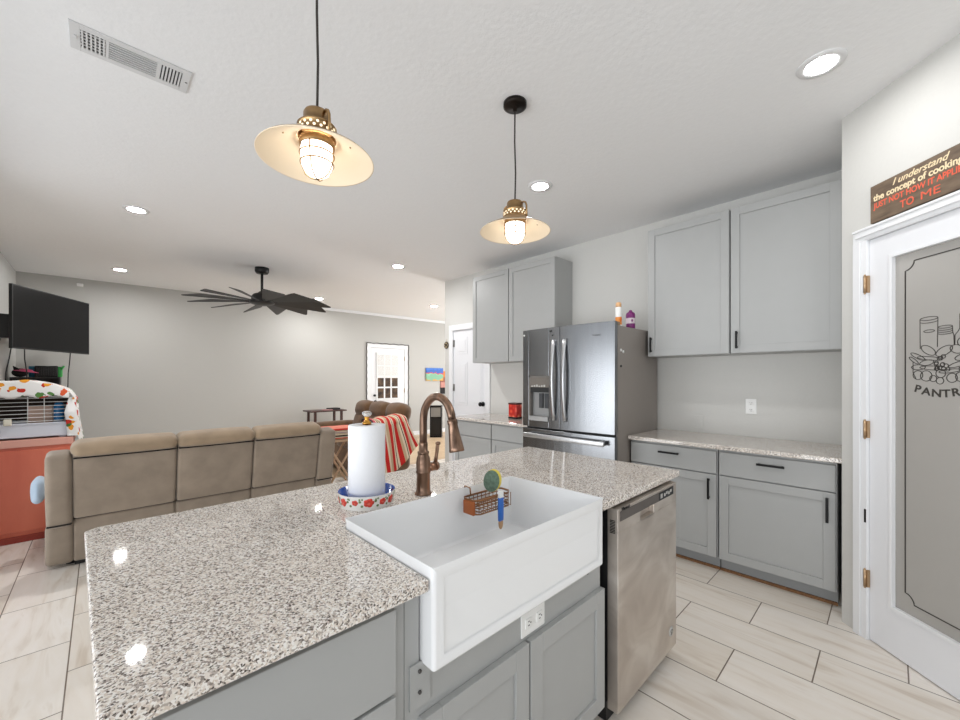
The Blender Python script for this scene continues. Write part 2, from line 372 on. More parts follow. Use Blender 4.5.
# crown strip on far wall at the right
m = MB(); m.prism([(2.9, far_y(2.9) - .03), (9.08, far_y(9.08) - .03), (9.08, far_y(9.08)), (2.9, far_y(2.9))], H - 0.055, H); struct(m.build('trim_2', TRIM))

# pantry door -------------------------------------------------
def m_frost():
    t = NT('frosted_glass'); t.set(Base_Color=(*lin((176, 173, 168)), 1), Roughness=0.24)
    t.b.inputs['Transmission Weight'].default_value = 0.12; t.b.inputs['IOR'].default_value = 1.45
    return t.m
FROST = m_frost(); ETCH = simple('etched_line_dark', (58, 54, 50), 0.6)
pd = thing('door_1', None, None, PL, PR); struct(pd)
m = MB()
x0, x1, z0, z1 = 0.160, 0.820, 0.006, 2.111; gx0, gx1, gz0, gz1 = 0.274, 0.690, 0.240, 1.992
for a in ((x0, gx0, z0, z1), (gx1, x1, z0, z1), (gx0, gx1, z0, gz0), (gx0, gx1, gz1, z1)): m.box(a[0], a[1], 0.004, 0.042, a[2], a[3])
m.build('door_frame', DOORW, pd)
m = MB()
for a in ((gx0 - .010, gx0 + .006, gz0 - .01, gz1 + .01), (gx1 - .006, gx1 + .010, gz0 - .01, gz1 + .01), (gx0, gx1, gz0 - .01, gz0 + .006), (gx0, gx1, gz1 - .006, gz1 + .010)):
    m.box(a[0], a[1], -0.004, 0.03, a[2], a[3])
m.build('glazing_bead', TRIM, pd, bevel=0.002)
m = MB(); m.box(gx0, gx1, 0.016, 0.024, gz0, gz1); gl = m.build('glass_pane', FROST, pd)
# etched border with notched corners
dx0, dx1, dz0, dz1, nr = 0.327, 0.641, 0.302, 1.944, 0.040
bp = []
def arc(cx, cz, a0, a1): return [(cx + nr * math.cos(R(a0 + (a1 - a0) * k / 8)), 0.0155, cz + nr * math.sin(R(a0 + (a1 - a0) * k / 8))) for k in range(9)]
bp = arc(dx0, dz0, 90, 0) + arc(dx1, dz0, 180, 90) + arc(dx1, dz1, 270, 180) + arc(dx0, dz1, 0, -90)
m = MB(); m.tube(bp, 0.0028, 6, closed=True); m.build('etched_border', ETCH, gl)
# jars and a basket of vegetables
m = MB(); L = 0.0016
def line(p, r=L): m.tube([(a - .010, 0.0155, b) for a, b in p], r, 5)
def ring(cx, cz, rx, rz, a0=0, a1=360, r=L, tilt=0, n=18):
    pts = []
    for k in range(n + 1):
        a = R(a0 + (a1 - a0) * k / n); x, z = rx * math.cos(a), rz * math.sin(a); c, s = math.cos(R(tilt)), math.sin(R(tilt))
        pts.append((cx + x * c - z * s, cz + x * s + z * c))
    line(pts, r)
ring(.439, 1.658, .037, .008); ring(.439, 1.645, .037, .007, 180, 360); line([(.402, 1.658), (.403, 1.52)]); line([(.476, 1.658), (.474, 1.525)])
ring(.44, 1.60, .022, .006)
ring(.504, 1.612, .028, .006); ring(.504, 1.603, .029, .006, 180, 360); ring(.504, 1.594, .029, .006, 180, 360); ring(.504, 1.585, .029, .006, 180, 360)
line([(.476, 1.612), (.475, 1.585), (.474, 1.57)]); line([(.532, 1.612), (.533, 1.585), (.537, 1.57), (.538, 1.53)])
line([(.559, 1.66), (.559, 1.60), (.552, 1.585), (.541, 1.572), (.541, 1.53)]); line([(.581, 1.66), (.581, 1.60), (.588, 1.585), (.599, 1.572), (.599, 1.50)]); ring(.57, 1.66, .011, .003)
ring(.57, 1.54, .02, .02)
for cx, cz, rx, rz, ti in ((.437, 1.512, .034, .017, -35), (.393, 1.485, .036, .009, -30), (.44, 1.475, .05, .008, -8), (.43, 1.455, .03, .012, 10), (.456, 1.43, .055, .009, -4), (.50, 1.505, .036, .018, 30), (.548, 1.51, .026, .018, -20),
                           (.57, 1.475, .03, .013, 15), (.555, 1.445, .04, .01, 18), (.6, 1.46, .03, .012, -25), (.60, 1.49, .022, .018, 0), (.395, 1.435, .03, .012, 0), (.375, 1.468, .026, .007, -40), (.52, 1.415, .04, .008, 6), (.59, 1.42, .035, .012, -12)):
    ring(cx, cz, rx, rz, tilt=ti)
for cx, cz, rr in ((.393, 1.398, .021), (.428, 1.394, .024), (.457, 1.382, .014), (.484, 1.372, .015), (.487, 1.405, .019), (.53, 1.385, .02), (.565, 1.39, .022), (.6, 1.4, .02)): ring(cx, cz, rr, rr)
for k in range(14): ring(.487 + random.uniform(-.02, .028), 1.452 + random.uniform(-.032, .032), .0085, .0085, n=10)
line([(.372, 1.46), (.372, 1.41), (.385, 1.38)]); line([(.615, 1.45), (.618, 1.41), (.605, 1.385)])
m.build('etched_basket', ETCH, gl)
for ch, u, v, a in (('P', .382, 1.332, -14), ('A', .418, 1.321, -9), ('N', .460, 1.314, -3), ('T', .498, 1.314, 3), ('R', .534, 1.321, 9), ('Y', .571, 1.332, 14)):
    text(ch, 0.048, ETCH, 'etched_letter', gl, Matrix.Translation((u, 0.0155, v)) @ Matrix.Rotation(R(-a), 4, 'Y') @ UPRIGHT @ Matrix.Scale(1.12, 4, (1, 0, 0)), bold=0.0012)
for z in (1.88, 1.113, 0.325):
    m = MB(); m.cyl((0.154, -0.016, z - .045), (0.154, -0.016, z + .045), 0.0065, seg=10); m.box(0.158, 0.164, -0.0125, 0.002, z - .045, z + .045)
    m.ell((0.154, -0.016, z + .048), (.005,) * 3, seg=8); m.ell((0.154, -0.016, z - .048), (.005,) * 3, seg=8)
    m.build('hinge', HINGE, pd)
m = MB(); m.box(0.148, 0.157, -0.015, -0.012, .62, .69); m.build('strike_plate', BRONZE, pd)
# sign standing on the casing
sg = thing('wooden_sign', 'brown wooden sign with cooking joke lettering above the pantry door', 'sign', PL, PR)
def m_signwood():
    t = NT('sign_board'); nz = t.n('ShaderNodeTexNoise'); nz.inputs['Scale'].default_value = 12; t.l(t.coord((1, 1, 4)), nz.inputs['Vector'])
    t.l(t.ramp(nz.outputs[0], [(.3, lin((92, 76, 62))), (.7, lin((120, 102, 84)))]), t.b.inputs['Base Color']); t.set(Roughness=.7); return t.m
SG = m_signwood(); CREAM = simple('cream_lettering', (236, 216, 178), .7); CORAL = simple('coral_lettering', (226, 98, 72), .7)
m = MB(); m.box(.199, .635, -.030, -.004, 2.1815, 2.372); m.build('board', SG, sg, bevel=.002)
def st(body, size, mat, z, x, fit, shear=0.0, bold=0.0): text(body, size, mat, 'lettering', sg, Matrix.Translation((x, -.0305, z)) @ UPRIGHT, shear, bold, fit=fit)
st('I understand', .044, CREAM, 2.342, .433, .240, .35, .0004); st('the concept of cooking', .044, CREAM, 2.303, .408, .385, 0, .0011)
st('JUST NOT HOW IT APPLIES', .040, CORAL, 2.263, .414, .395, 0, .0008); st('TO', .050, CORAL, 2.2155, .378, .062, 0, .0006); st('ME', .050, CORAL, 2.2155, .478, .078)

# living room door ---------------------------------------------
ang = math.atan(-0.0412)
ld = thing('door_2', None, None, (4.407, far_y(4.407), 0), ang); struct(ld)
m = MB()
m.box(-0.13, -0.035, -0.02, 0, 0, 2.08); m.box(0.825, .92, -0.02, 0, 0, 2.08); m.box(-0.13, .92, -0.02, 0, 2.08, 2.17)
m.build('casing', TRIM, ld, bevel=.003)
m = MB(); m.box(-0.03, 0.82, -0.012, -0.0005, 0.01, 2.075); m.build('slab', DOORW, ld)
m = MB()
gx0, gx1, gz0, gz1 = .13, .64, .93, 1.92
for a in ((gx0 - .04, gx0, gz0 - .04, gz1 + .04), (gx1, gx1 + .04, gz0 - .04, gz1 + .04), (gx0, gx1, gz0 - .04, gz0), (gx0, gx1, gz1, gz1 + .04)): m.box(a[0], a[1], -.024, -.012, a[2], a[3])
for k in (1, 2): x = gx0 + (gx1 - gx0) * k / 3; m.box(x - .018, x + .018, -.02, -.014, gz0, gz1)
for k in (1, 2, 3): z = gz0 + (gz1 - gz0) * k / 4; m.box(gx0, gx1, -.02, -.014, z - .018, z + .018)
m.build('window_frame', TRIM, ld)
def m_view():
    t = NT('dark_glass'); nz = t.n('ShaderNodeTexNoise'); nz.inputs['Scale'].default_value = 9; t.l(t.coord(), nz.inputs['Vector'])
    t.l(t.ramp(nz.outputs[0], [(.35, lin((52, 40, 32))), (.65, lin((104, 80, 58)))]), t.b.inputs['Base Color']); t.set(Roughness=.12); return t.m
m = MB(); m.box(gx0, gx1, -.016, -.0125, gz0, gz1); m.build('glass_pane', m_view(), ld)
m = MB()
for k in range(22): z = 1.93 - k * .0235; m.box(gx0 - .035, gx1 + .05, -.036, -.026, z - .02, z)
m.box(gx0 - .04, gx1 + .055, -.044, -.024, 1.93, 1.97); m.box(gx0 - .035, gx1 + .05, -.042, -.024, 1.395, 1.415)
m.build('blind', PLASTIC_W, ld)
m = MB(); m.cyl((.05, -.012, 1.0), (.05, -.05, 1.0), .025); m.ell((.05, -.065, .86), (.036, .028, .036)); m.cyl((.05, -.012, .86), (.05, -.05, .86), .015); m.build('door_knob', BLACK, ld)
for z in (1.85, 1.1, .3):
    m = MB(); m.cyl((.825, -.024, z - .05), (.825, -.024, z + .05), .008, seg=8); m.build('hinge', HINGE, ld)
cb = MB(); pts = []
for k in range(40): pts.append((4.268 + .006 * math.sin(k * 1.7), far_y(4.27) - .026, .55 + 1.63 * k / 39))
for k in range(30): pts.append((4.27 + 1.065 * k / 29, far_y(4.27 + 1.065 * k / 29) - .027, 2.178 + .006 * math.sin(k * 1.1)))
for k in range(40): pts.append((5.335 + .008 * math.sin(k * 1.3), far_y(5.44) - .026, 2.17 - 1.9 * k / 39))
cb.tube(pts, .009, 6); tag(cb.build('light_cord', simple('dark_cord', (70, 66, 62), .6)), 'thin dark cord strung around the frame of the far white door', 'cord')

# kitchen hall door ---------------------------------------------
kd = thing('door_3', None, None, (3.78, 4.16, 0), R(-90)); struct(kd)      # local x runs to the right in the picture
m = MB(); m.box(-.43, -.36, -.02, 0, 0, 2.10); m.box(.36, .43, -.02, 0, 0, 2.10); m.box(-.43, .43, -.02, 0, 2.10, 2.17); m.box(-.36, -.345, -.02, .1, 0, 2.10); m.box(.345, .36, -.02, .1, 0, 2.1); m.box(-.36, .36, -.02, .1, 2.088, 2.10)
m.build('casing', TRIM, kd, bevel=.003)
m = MB(); m.box(-.345, .345, .01, .045, .008, 2.086)
for sx in (-1, 1):
    for z0, z1 in ((.22, .86), (1.0, 1.62), (1.74, 1.98)):
        a, b = (-.275, -.045) if sx < 0 else (.045, .275)
        m.box(a, b, .004, .01, z0, z1); m.box(a + .035, b - .035, -.001, .004, z0 + .035, z1 - .035)
m.build('panel_leaf', DOORW, kd, bevel=.003)
m = MB(); m.cyl((.28, .01, 1.03), (.28, -.035, 1.03), .012); m.ell((.28, -.05, 1.03), (.03, .024, .03)); m.cyl((.28, .01, 1.03), (.28, -.004, 1.03), .032)
m.build('door_knob', BLACK, kd)
for z in (1.9, 1.25, .4):
    m = MB(); m.cyl((-.347, -.004, z - .05), (-.347, -.004, z + .05), .008, seg=8); m.box(-.345, -.325, .0, .0095, z - .05, z + .05); m.build('hinge', simple('steel_hinge', (150, 148, 145), .4, 1), kd)

# ------------------------------------------------------------------ cabinets
def shaker(mb, x0, x1, z0, z1, y0=0.0, th=.02, fr=.057):
    mb.box(x0, x0 + fr, y0, y0 + th, z0, z1); mb.box(x1 - fr, x1, y0, y0 + th, z0, z1)
    mb.box(x0 + fr, x1 - fr, y0, y0 + th, z0, z0 + fr); mb.box(x0 + fr, x1 - fr, y0, y0 + th, z1 - fr, z1)
    mb.box(x0 + fr, x1 - fr, y0 + .009, y0 + th, z0 + fr, z1 - fr)
def pull(parent, x, z, vert, ln=.14, y=0.0):
    m = MB(); h = ln / 2
    if vert:
        m.box(x - .007, x + .007, y - .032, y - .022, z - h, z + h)
        for q in (-h + .012, h - .012): m.box(x - .005, x + .005, y - .024, y, z + q - .006, z + q + .006)
    else:
        m.box(x - h, x + h, y - .032, y - .022, z - .007, z + .007)
        for q in (-h + .012, h - .012): m.box(x + q - .006, x + q + .006, y - .024, y, z - .005, z + .005)
    m.build('handle', BLACK, parent, bevel=.0015)
def upper(label, y0, y1, z0, z1, depth=.31, handle=None, xf=3.45):
    """wall cabinet, y0>y1 from left to right in the picture"""
    w = y0 - y1; c = thing('wall_cabinet', label, 'cabinet', (xf, y0, z0), R(-90), None)
    m = MB(); m.box(0, w, .021, 3.778 - xf, .0, z1 - z0); m.build('body', CAB, c, bevel=.001)
    m = MB(); shaker(m, .004, w - .004, .003, z1 - z0 - .003); d = m.build('door', CAB, c, bevel=.0012)
    if handle: pull(d, handle[0], handle[1], True, .13)
    return c
upper('grey wall cabinet with a black pull, left of the pair over the outlet counter', 1.477, .853, 1.572, 2.672, handle=(.035, .1))
upper('grey wall cabinet with a black pull, right of the pair, beside the pantry wall', .848, .218, 1.572, 2.672, handle=(.045, .1))
upper('grey wall cabinet at the far left end, in front of the panelled kitchen door', 3.732, 3.113, 1.58, 2.678)
upper('grey wall cabinet just left of the fridge with its dark side showing', 3.108, 2.453, 1.58, 2.674)
def base(label, y0, y1, xf=3.163, hd=None, hv=None, doors=1, toe=True):
    w = y0 - y1; c = thing('base_cabinet', label, 'cabinet', (xf, y0, 0), R(-90))
    m = MB(); m.box(0, w, .021, 3.776 - xf, .1, .884); m.build('body', CAB, c, bevel=.001)
    m = MB(); m.box(0, w, .075, .1, 0, .1); m.mi = 1; m.box(0, w, .062, .075, 0, .018); m.build('toe_kick', [simple('toe_kick_grey', (150, 152, 153), .5), WOODBR], c)
    m = MB(); m.box(.006, w - .006, 0, .02, .702, .862); d = m.build('drawer', CAB, c, bevel=.002)
    if hd is not None: pull(d, hd, .812, False, .15)
    m = MB(); shaker(m, .006, w - .006, .105, .694); d = m.build('door', CAB, c, bevel=.0015)
    if hv is not None: pull(d, hv, .592, True, .15)
    return c
base('grey base cabinet right of the fridge, under the small outlet counter', 1.497, .858, hd=.31, hv=.588)
base('grey base cabinet against the pantry wall, its door below a wide drawer', .852, .224, hd=.305, hv=.585)
base('grey base cabinet at the far left end of the kitchen wall', 3.745, 3.115)
base('grey base cabinet left of the fridge, below the red tin', 3.110, 2.480)
def slab(name, label, y0, y1):
    m = MB(); m.box(3.118, 3.779, y0, y1, .884, .914); return tag(m.build(name, GRANITE, bevel=.005, seg=3), label, 'countertop')
slab('countertop', 'speckled granite countertop under the wall outlet, right of the fridge', .197, 1.498)
slab('countertop', 'speckled granite countertop left of the fridge, holding the red tin', 2.478, 3.757)

# ------------------------------------------------------------------ island
T = tag(thing('island_countertop', 'large speckled granite countertop of the kitchen island around the sink', 'countertop'))
m = MB()
sx0, sx1, sy1 = .553, 1.341, 1.197
m.prism([(-.004, .7455), (sx0, .7455), (sx0, sy1), (sx1, sy1), (sx1, .7455), (2.128, .7455), (2.128, 1.736), (-.01, 1.736), (-.037, 1.711)], .884, .914)
m.build('slab', GRANITE, T, bevel=.006, seg=3)
def isl(name, label): return thing(name, label, 'cabinet', (0, .765, 0))
c = isl('drawer_cabinet', 'grey island cabinet with flat drawer fronts, left of the sink')
m = MB(); m.box(.05, .478 + .03, .02, .62, .1, .883); m.build('body', CAB, c)
m = MB(); m.box(.055, .476, 0, .02, .68, .866); m.build('drawer', CAB, c, bevel=.002)
m = MB(); m.box(.055, .476, 0, .02, .40, .671); m.build('drawer', CAB, c, bevel=.002)
m = MB(); m.box(.055, .476, 0, .02, .11, .392); m.build('drawer', CAB, c, bevel=.002)
c = isl('sink_cabinet', 'grey island cabinet with two shaker doors under the white sink')
m = MB(); m.box(.51, 1.40, .02, .62, .1, .684); m.build('body', CAB, c)
m = MB(); m.box(.51, .550, .02, .62, .684, .883); m.build('side_panel', CAB, c)
m = MB(); m.box(1.346, 1.40, .02, .62, .684, .883); m.build('side_panel', CAB, c)
m = MB(); m.box(.550, 1.346, .445, .62, .684, .883); m.build('back_panel', CAB, c)
for a, b in ((.548, .944), (.952, 1.402)):
    m = MB(); shaker(m, a, b, .115, .574, 0, .02, .06); m.build('door', CAB, c, bevel=.002)
m = MB(); m.box(.522, .580, .014, .02, .60, .705); m.build('filler_board', CAB, c)
for z in (.685, .635):
    m = MB(); m.cyl((.548, .0145, z), (.548, .010, z), .0045, seg=10); m.build('screw', simple('screw_grey', (90, 88, 86), .4, .8), c)
m = MB(); m.cyl((1.31, .0205, .655), (1.31, .018, .655), .004, seg=10); m.build('screw', DARK, c)
m = MB(); m.box(.05, 1.40, .09, .11, 0, .1); m.build('toe_kick', DARK, c)
o = isl('island_back_panel', 'grey back panel of the island, on the side towards the sofa')
m = MB(); m.box(.05, 2.10, .62, .65, 0, .883); m.build('panel', CAB, o)
o = isl('island_end_panel', 'narrow end panel of the island, right of the dishwasher')
m = MB(); m.box(2.065, 2.10, .03, .62, 0, .883); m.mi = 1; m.box(2.052, 2.10, .022, .03, .0, .883); m.build('panel', [CAB, simple('raw_tan_edge', (172, 140, 106), .6)], o)
# outlets
def outlet(name, label, loc, rz, horiz=False, blank=False, col=PLASTIC_W):
    t = thing(name, label, 'outlet', loc, rz)
    w, h = (.115, .075) if horiz else (.075, .12)
    m = MB(); m.box(-w / 2, w / 2, -.006, 0, -h / 2, h / 2); m.build('plate', col, t, bevel=.002)
    if blank: return t
    for q in (-.027, .027):
        x, z = (q, 0) if horiz else (0, q)
        m = MB(); m.rbox((x, -.0065, z), (.03, .005, .03), .002); m.mi = 1
        for e in (-.006, .006):
            if horiz: m.box(x - .004, x + .004, -.0095, -.0088, e - .0012, e + .0012)
            else: m.box(e - .0012, e + .0012, -.0095, -.0088, z - .002, z + .007)
        m.cyl((x + (.009 if horiz else 0), -.0088, z - (0 if horiz else .009)), (x + (.009 if horiz else 0), -.0095, z - (0 if horiz else .009)), .0025, seg=8)
        m.build('socket', [PLASTIC_W, BLK], t)
    return t
outlet('wall_outlet', 'white outlet plate on the wall above the right countertop', (3.78, .782, 1.157), R(-90))
outlet('blank_plate', 'small painted-over blank plate low on the wall right of the fridge', (3.78, 1.167, 1.0), R(-90), blank=True, col=WALL)
outlet('island_outlet', 'white outlet plate on the island between the sink apron and the doors', (.982, .785, .625), 0, horiz=True)

# sink ------------------------------------------------------------
sk = thing('farmhouse_sink', 'large white apron-front farmhouse sink in the island', 'sink', (0, 0, 0))
m = MB()
b = m.b; fs = m.box(.556, 1.338, .735, 1.194, .693, .941)
top = [f for f in fs if f.calc_center_median().z > .93][0]
bmesh.ops.inset_region(b, faces=[top], thickness=.024, depth=0)
ret = bmesh.ops.extrude_face_region(b, geom=[top]); vs = [v for v in ret['geom'] if isinstance(v, bmesh.types.BMVert)]
if top.is_valid: bmesh.ops.delete(b, geom=[top], context='FACES')
cx, cy = .947, .965
for v in vs: v.co.z -= .205; v.co.x = cx + (v.co.x - cx) * .97; v.co.y = cy + (v.co.y - cy) * .95
bmesh.ops.recalc_face_normals(b, faces=b.faces)
bmesh.ops.bevel(b, geom=b.edges[:], offset=.011, segments=4, affect='EDGES', profile=.5)
b.normal_update()
front = max((f for f in b.faces if f.normal.y < -.98), key=lambda f: f.calc_area())
bmesh.ops.inset_region(b, faces=[front], thickness=.028, depth=0)
bmesh.ops.inset_region(b, faces=[front], thickness=.005, depth=-.006)
for f in b.faces: f.smooth = True
so = m.build('basin', CERAMIC, sk)
wn = so.modifiers.new('normals', 'WEIGHTED_NORMAL'); wn.weight = 100
m = MB(); m.lathe([(.044, 0), (.044, .003), (.03, .0035), (.028, .001), (0, .001)], (.95, .99, .7362), 24); m.build('drain', STEELH, sk)

# dishwasher ------------------------------------------------------
dw = thing('dishwasher', 'stainless steel dishwasher with a smudged door at the end of the island', 'dishwasher', (1.449, .735, 0))
m = MB(); m.box(0, .598, .045, .60, .10, .868); m.build('body', BLK, dw)
m = MB(); m.box(0, .598, 0, .045, .075, .782); m.box(0, .598, 0, .045, .822, .872); m.box(0, .20, 0, .045, .782, .822); m.box(.335, .598, 0, .045, .782, .822); m.box(.2, .335, .022, .045, .782, .822)
m.prism([(.2, .0), (.335, .0), (.335, .022), (.2, .022)], .775, .783)
m.build('door', SMUDGE, dw, bevel=.002)
PANEL = simple('control_panel_dark', (84, 78, 74), .35); GREYM = simple('grey_marking', (190, 188, 184), .5)
m = MB(); m.box(.016, .552, -.0025, 0, .823, .861); p = m.build('control_panel', PANEL, dw)
m = MB(); m.box(.385, .552, -.0035, -.0025, .824, .860); m.build('display', BLK, p)
for k in range(2): m = MB(); m.box(.40 + k * .012, .408 + k * .012, -.0045, -.0035, .832, .852); m.build('button', GREYM, p)
for k in range(4): m = MB(); m.box(.44 + k * .024, .455 + k * .024, -.0045, -.0035, .834 + .006 * (k % 2), .848 + .004 * (k % 2)); m.build('button', GREYM, p)
text('Whirlpool', .02, BLK, 'lettering', dw, Matrix.Translation((.062, -.0008, .8665)) @ UPRIGHT, fit=.07)
m = MB(); m.cyl((.532, -.0003, .165), (.532, -.0022, .165), .024, seg=24); m.mi = 1
for k in range(3): m.tube([(.532 + .014 * math.cos(a + k * 2.1) * (1 - j * .18), -.0024, .165 + .014 * math.sin(a + k * 2.1) * (1 - j * .18)) for j, a in enumerate([0, .5, 1.0, 1.5])], .0016, 5)
m.build('badge', [GREYM, PANEL], dw)
m = MB()
for k in range(9): m.box(-.0015, 0, .012, .034, .775 + k * .006, .778 + k * .006)
m.build('side_vent', DARK, dw)
m = MB(); m.box(0.02, .598, .06, .1, 0.0, .10); m.build('kick_plate', BLK, dw)

# faucet -----------------------------------------------------------
def m_copper():
    t = NT('brushed_copper_bronze'); t.set(Metallic=1.0, Roughness=.3)
    nz = t.n('ShaderNodeTexNoise'); nz.inputs['Scale'].default_value = 9; nz.inputs['Detail'].default_value = 4; t.l(t.coord((3, 3, .5)), nz.inputs['Vector'])
    t.l(t.ramp(nz.outputs[0], [(.32, lin((98, 78, 66))), (.55, lin((150, 122, 104))), (.72, lin((176, 116, 84)))]), t.b.inputs['Base Color']); return t.m
COPPER = m_copper()
fc = thing('kitchen_faucet', 'tall bronze gooseneck pull-down faucet behind the sink', 'faucet', (.944, 1.315, .914))
m = MB(); m.lathe([(.034, 0), (.034, .006), (.029, .012), (.0275, .03), (.0275, .085), (.030, .088), (.030, .094), (.0275, .097), (.029, .125), (.027, .145), (.022, .158), (.022, .163), (.0235, .166), (.0235, .172), (.018, .175), (.0175, .205), (.0165, .21)], seg=28)
m.build('base', COPPER, fc)
m = MB(); pts = [(0, 0, .2), (0, 0, .25), (0, 0, .295)]
rad = .092
for k in range(1, 15): a = R(180 - k * 12.2); pts.append((0, -rad - rad * math.cos(a), .295 + rad * 1.12 * math.sin(a)))
m.tube(pts, .0155, 14); m.build('gooseneck', COPPER, fc)
e = Vector(pts[-1]); dr = (Vector(pts[-1]) - Vector(pts[-2])).normalized()
m = MB(); q = dr.to_track_quat('Z', 'Y').to_matrix().to_4x4()
m.lathe([(.017, -.004), (.0195, 0), (.0195, .012), (.0175, .016), (.021, .05), (.027, .10), (.029, .112), (.027, .116), (.02, .117)], e, 24, q); m.build('spray_head', COPPER, fc)
m = MB(); m.cyl((.02, 0, .105), (.062, 0, .105), .0185, .0185, 18); m.ell((.064, 0, .105), (.014, .02, .02)); m.tube([(.06, 0, .11), (.067, .0, .15), (.074, .0, .195)], [.009, .0075, .0085], 10); m.ell((.0745, 0, .197), (.011, .011, .008)); m.build('lever_handle', COPPER, fc)

# caddy in sink, sponge, scrub brush --------------------------------
cd = thing('sink_caddy', 'copper wire sink caddy hooked over the back rim of the white sink', 'caddy', (1.128, 1.128, .875))
CW = simple('antique_copper_wire', (140, 98, 66), .35, .9)
m = MB()
def loop(z, s=1.0): return [(x * .93, y * s, z) for x, y in ((-.115, .02), (-.112, -.025), (-.09, -.042), (.08, -.042), (.108, -.02), (.112, .02), (.10, .038), (-.10, .038))]
m.tube(loop(.040), .004, 6, True)
for z in (.026, .012, -.002): m.tube(loop(z), .0022, 6, True)
m.tube(loop(-.012), .003, 6, True)
for k in range(9): x = -.09 + k * .0225; m.tube([(x, -.042, .04), (x, -.042, -.012), (x, .038, -.012), (x, .038, .04)], .0018, 5)
for x in (-.06, .06): m.tube([(x, .038, .04), (x, .042, .068), (x, .072, .071), (x, .082, .05)], .003, 6)
m.build('wire_basket', CW, cd)
m = MB(); m.rbox((-.108, -.006, .012), (.012, .06, .052), .004); m.build('end_plate', simple('copper_end', (170, 96, 52), .4, .5), cd)
sp = thing('sponge', 'yellow sponge with green scouring side standing in the sink caddy', 'sponge', (1.150, 1.122, .968), R(-72))
tl = Matrix.Rotation(R(12), 4, 'Y') @ Matrix.Rotation(R(90), 4, 'X')
m = MB(); m.lathe([(0, -.010), (.042, -.010), (.046, -.006), (.046, .009), (.044, .011), (0, .011)], (0, 0, 0), 28, Matrix.Rotation(R(14), 4, 'Y') @ Matrix.Scale(.78, 4, (1, 0, 0)) @ Matrix.Rotation(R(90), 4, 'X')); m.build('foam', simple('yellow_foam', (222, 204, 92), .95, noise=(.06, 90, .4)), sp)
m = MB(); m.lathe([(0, 0), (.044, 0), (.045, .004), (.042, .0065), (0, .0068)], (0, -.0105, 0), 28, Matrix.Rotation(R(14), 4, 'Y') @ Matrix.Scale(.78, 4, (1, 0, 0)) @ Matrix.Rotation(R(90), 4, 'X')); m.build('scouring_pad', simple('green_scour', (96, 116, 100), .95, noise=(.35, 80, .5)), sp)
br = thing('scrub_brush', 'blue and tan handled scrub brush hanging on the front of the sink caddy', 'brush', (1.150, 1.078, .852))
m = MB(); m.rbox((0, 0, .01), (.026, .012, .095), .005, puff=.002); m.build('grip', simple('blue_plastic', (44, 104, 190), .35), br)
m = MB(); m.ell((0, 0, -.045), (.0125, .006, .026)); m.build('handle_tip', simple('tan_wood', (176, 140, 104), .6), br)
m = MB(); m.box(-.011, .011, -.005, .005, .055, .083); m.build('label_band', PLASTIC_W, br)

# paper towel holder -------------------------------------------------
th = thing('paper_towel_holder', 'enamel paper towel stand with red roses and blue inside on the island', 'holder', (.722, 1.366, .914))
ROSE = simple('rose_red', (206, 62, 50), .3, noise=(.4, 120, 0)); LEAF = simple('leaf_green', (98, 122, 72), .3); BLUEE = simple('cobalt_enamel', (40, 86, 178), .15); ENAM = simple('white_enamel', (232, 231, 228), .15)
def bowl_r(z): return .093 + .01 * min(1, z / .052)
m = MB(); m.lathe([(.093, .0), (.0945, .003), (.103, .050), (.1035, .052)], cap=False, seg=48); m.lathe([(0, .0), (.093, .0)], cap=False, seg=48); m.mi = 1
m.lathe([(.1035, .052), (.1015, .052), (.0925, .005), (0, .005)], cap=False, seg=48)
def petal(a, z, r, mi):
    m.mi = mi; rr = bowl_r(z) + .0004
    c, s = math.cos(a), math.sin(a); M = Matrix(((-s, 0, c, rr * c), (c, 0, s, rr * s), (0, 1, 0, z), (0, 0, 0, 1)))
    m.lathe([(0, .0018), (r * .5, .0016), (r, .0005), (r, -.002)], (0, 0, 0), 9, M, cap=False)
for k, (da, z, r) in enumerate(((-38, .028, .015), (-8, .030, .010), (20, .030, .016), (-68, .026, .014), (50, .028, .012), (75, .026, .015), (180, .028, .016), (120, .028, .014), (230, .028, .014))):
    a0 = R(-134 + da)
    for j in range(5): petal(a0 + .07 * math.cos(j * 1.26) * r / .012, z + r * .5 * math.sin(j * 1.26), r * .62, 2)
    petal(a0, z, r * .6, 4)
    for j in (-1, 1): petal(a0 + j * (r + .008) / .1, z + .008 * j - .004, .005, 3); petal(a0 + j * (r + .016) / .1, z + .012, .0035, 3)
m.build('dish', [ENAM, BLUEE, ROSE, LEAF, simple('rose_pink', (226, 116, 96), .3)], th)
m = MB(); m.lathe([(.0, .2955), (.015, .2955), (.017, .299), (.017, .304), (.010, .308), (.008, .313), (.008, .319), (.011, .324), (.0, .325)], seg=24); m.cyl((0, 0, .004), (0, 0, .296), .006); m.build('rod', GOLD, th)
m = MB(); m.lathe([(.0, .324), (.008, .325), (.015, .329), (.019, .336), (.017, .342), (.010, .345), (0, .346)], seg=8)
tg = NT('clear_glass'); tg.set(Base_Color=(.95, .95, .95, 1), Roughness=.03); tg.b.inputs['Transmission Weight'].default_value = .85; tg.b.inputs['IOR'].default_value = 1.5
m.build('glass_knob', tg.m, th)
PT = NT('paper_towel'); PT.set(Base_Color=(*lin((236, 237, 240)), 1), Roughness=.95)
vz = PT.n('ShaderNodeTexVoronoi'); vz.inputs['Scale'].default_value = 110; PT.l(PT.coord(), vz.inputs['Vector']); PT.bump(vz.outputs['Distance'], .35, .002)
pr_ = thing('paper_towel_roll', 'white roll of quilted paper towels standing on the enamel stand', 'paper towels', (.722, 1.366, .9195))
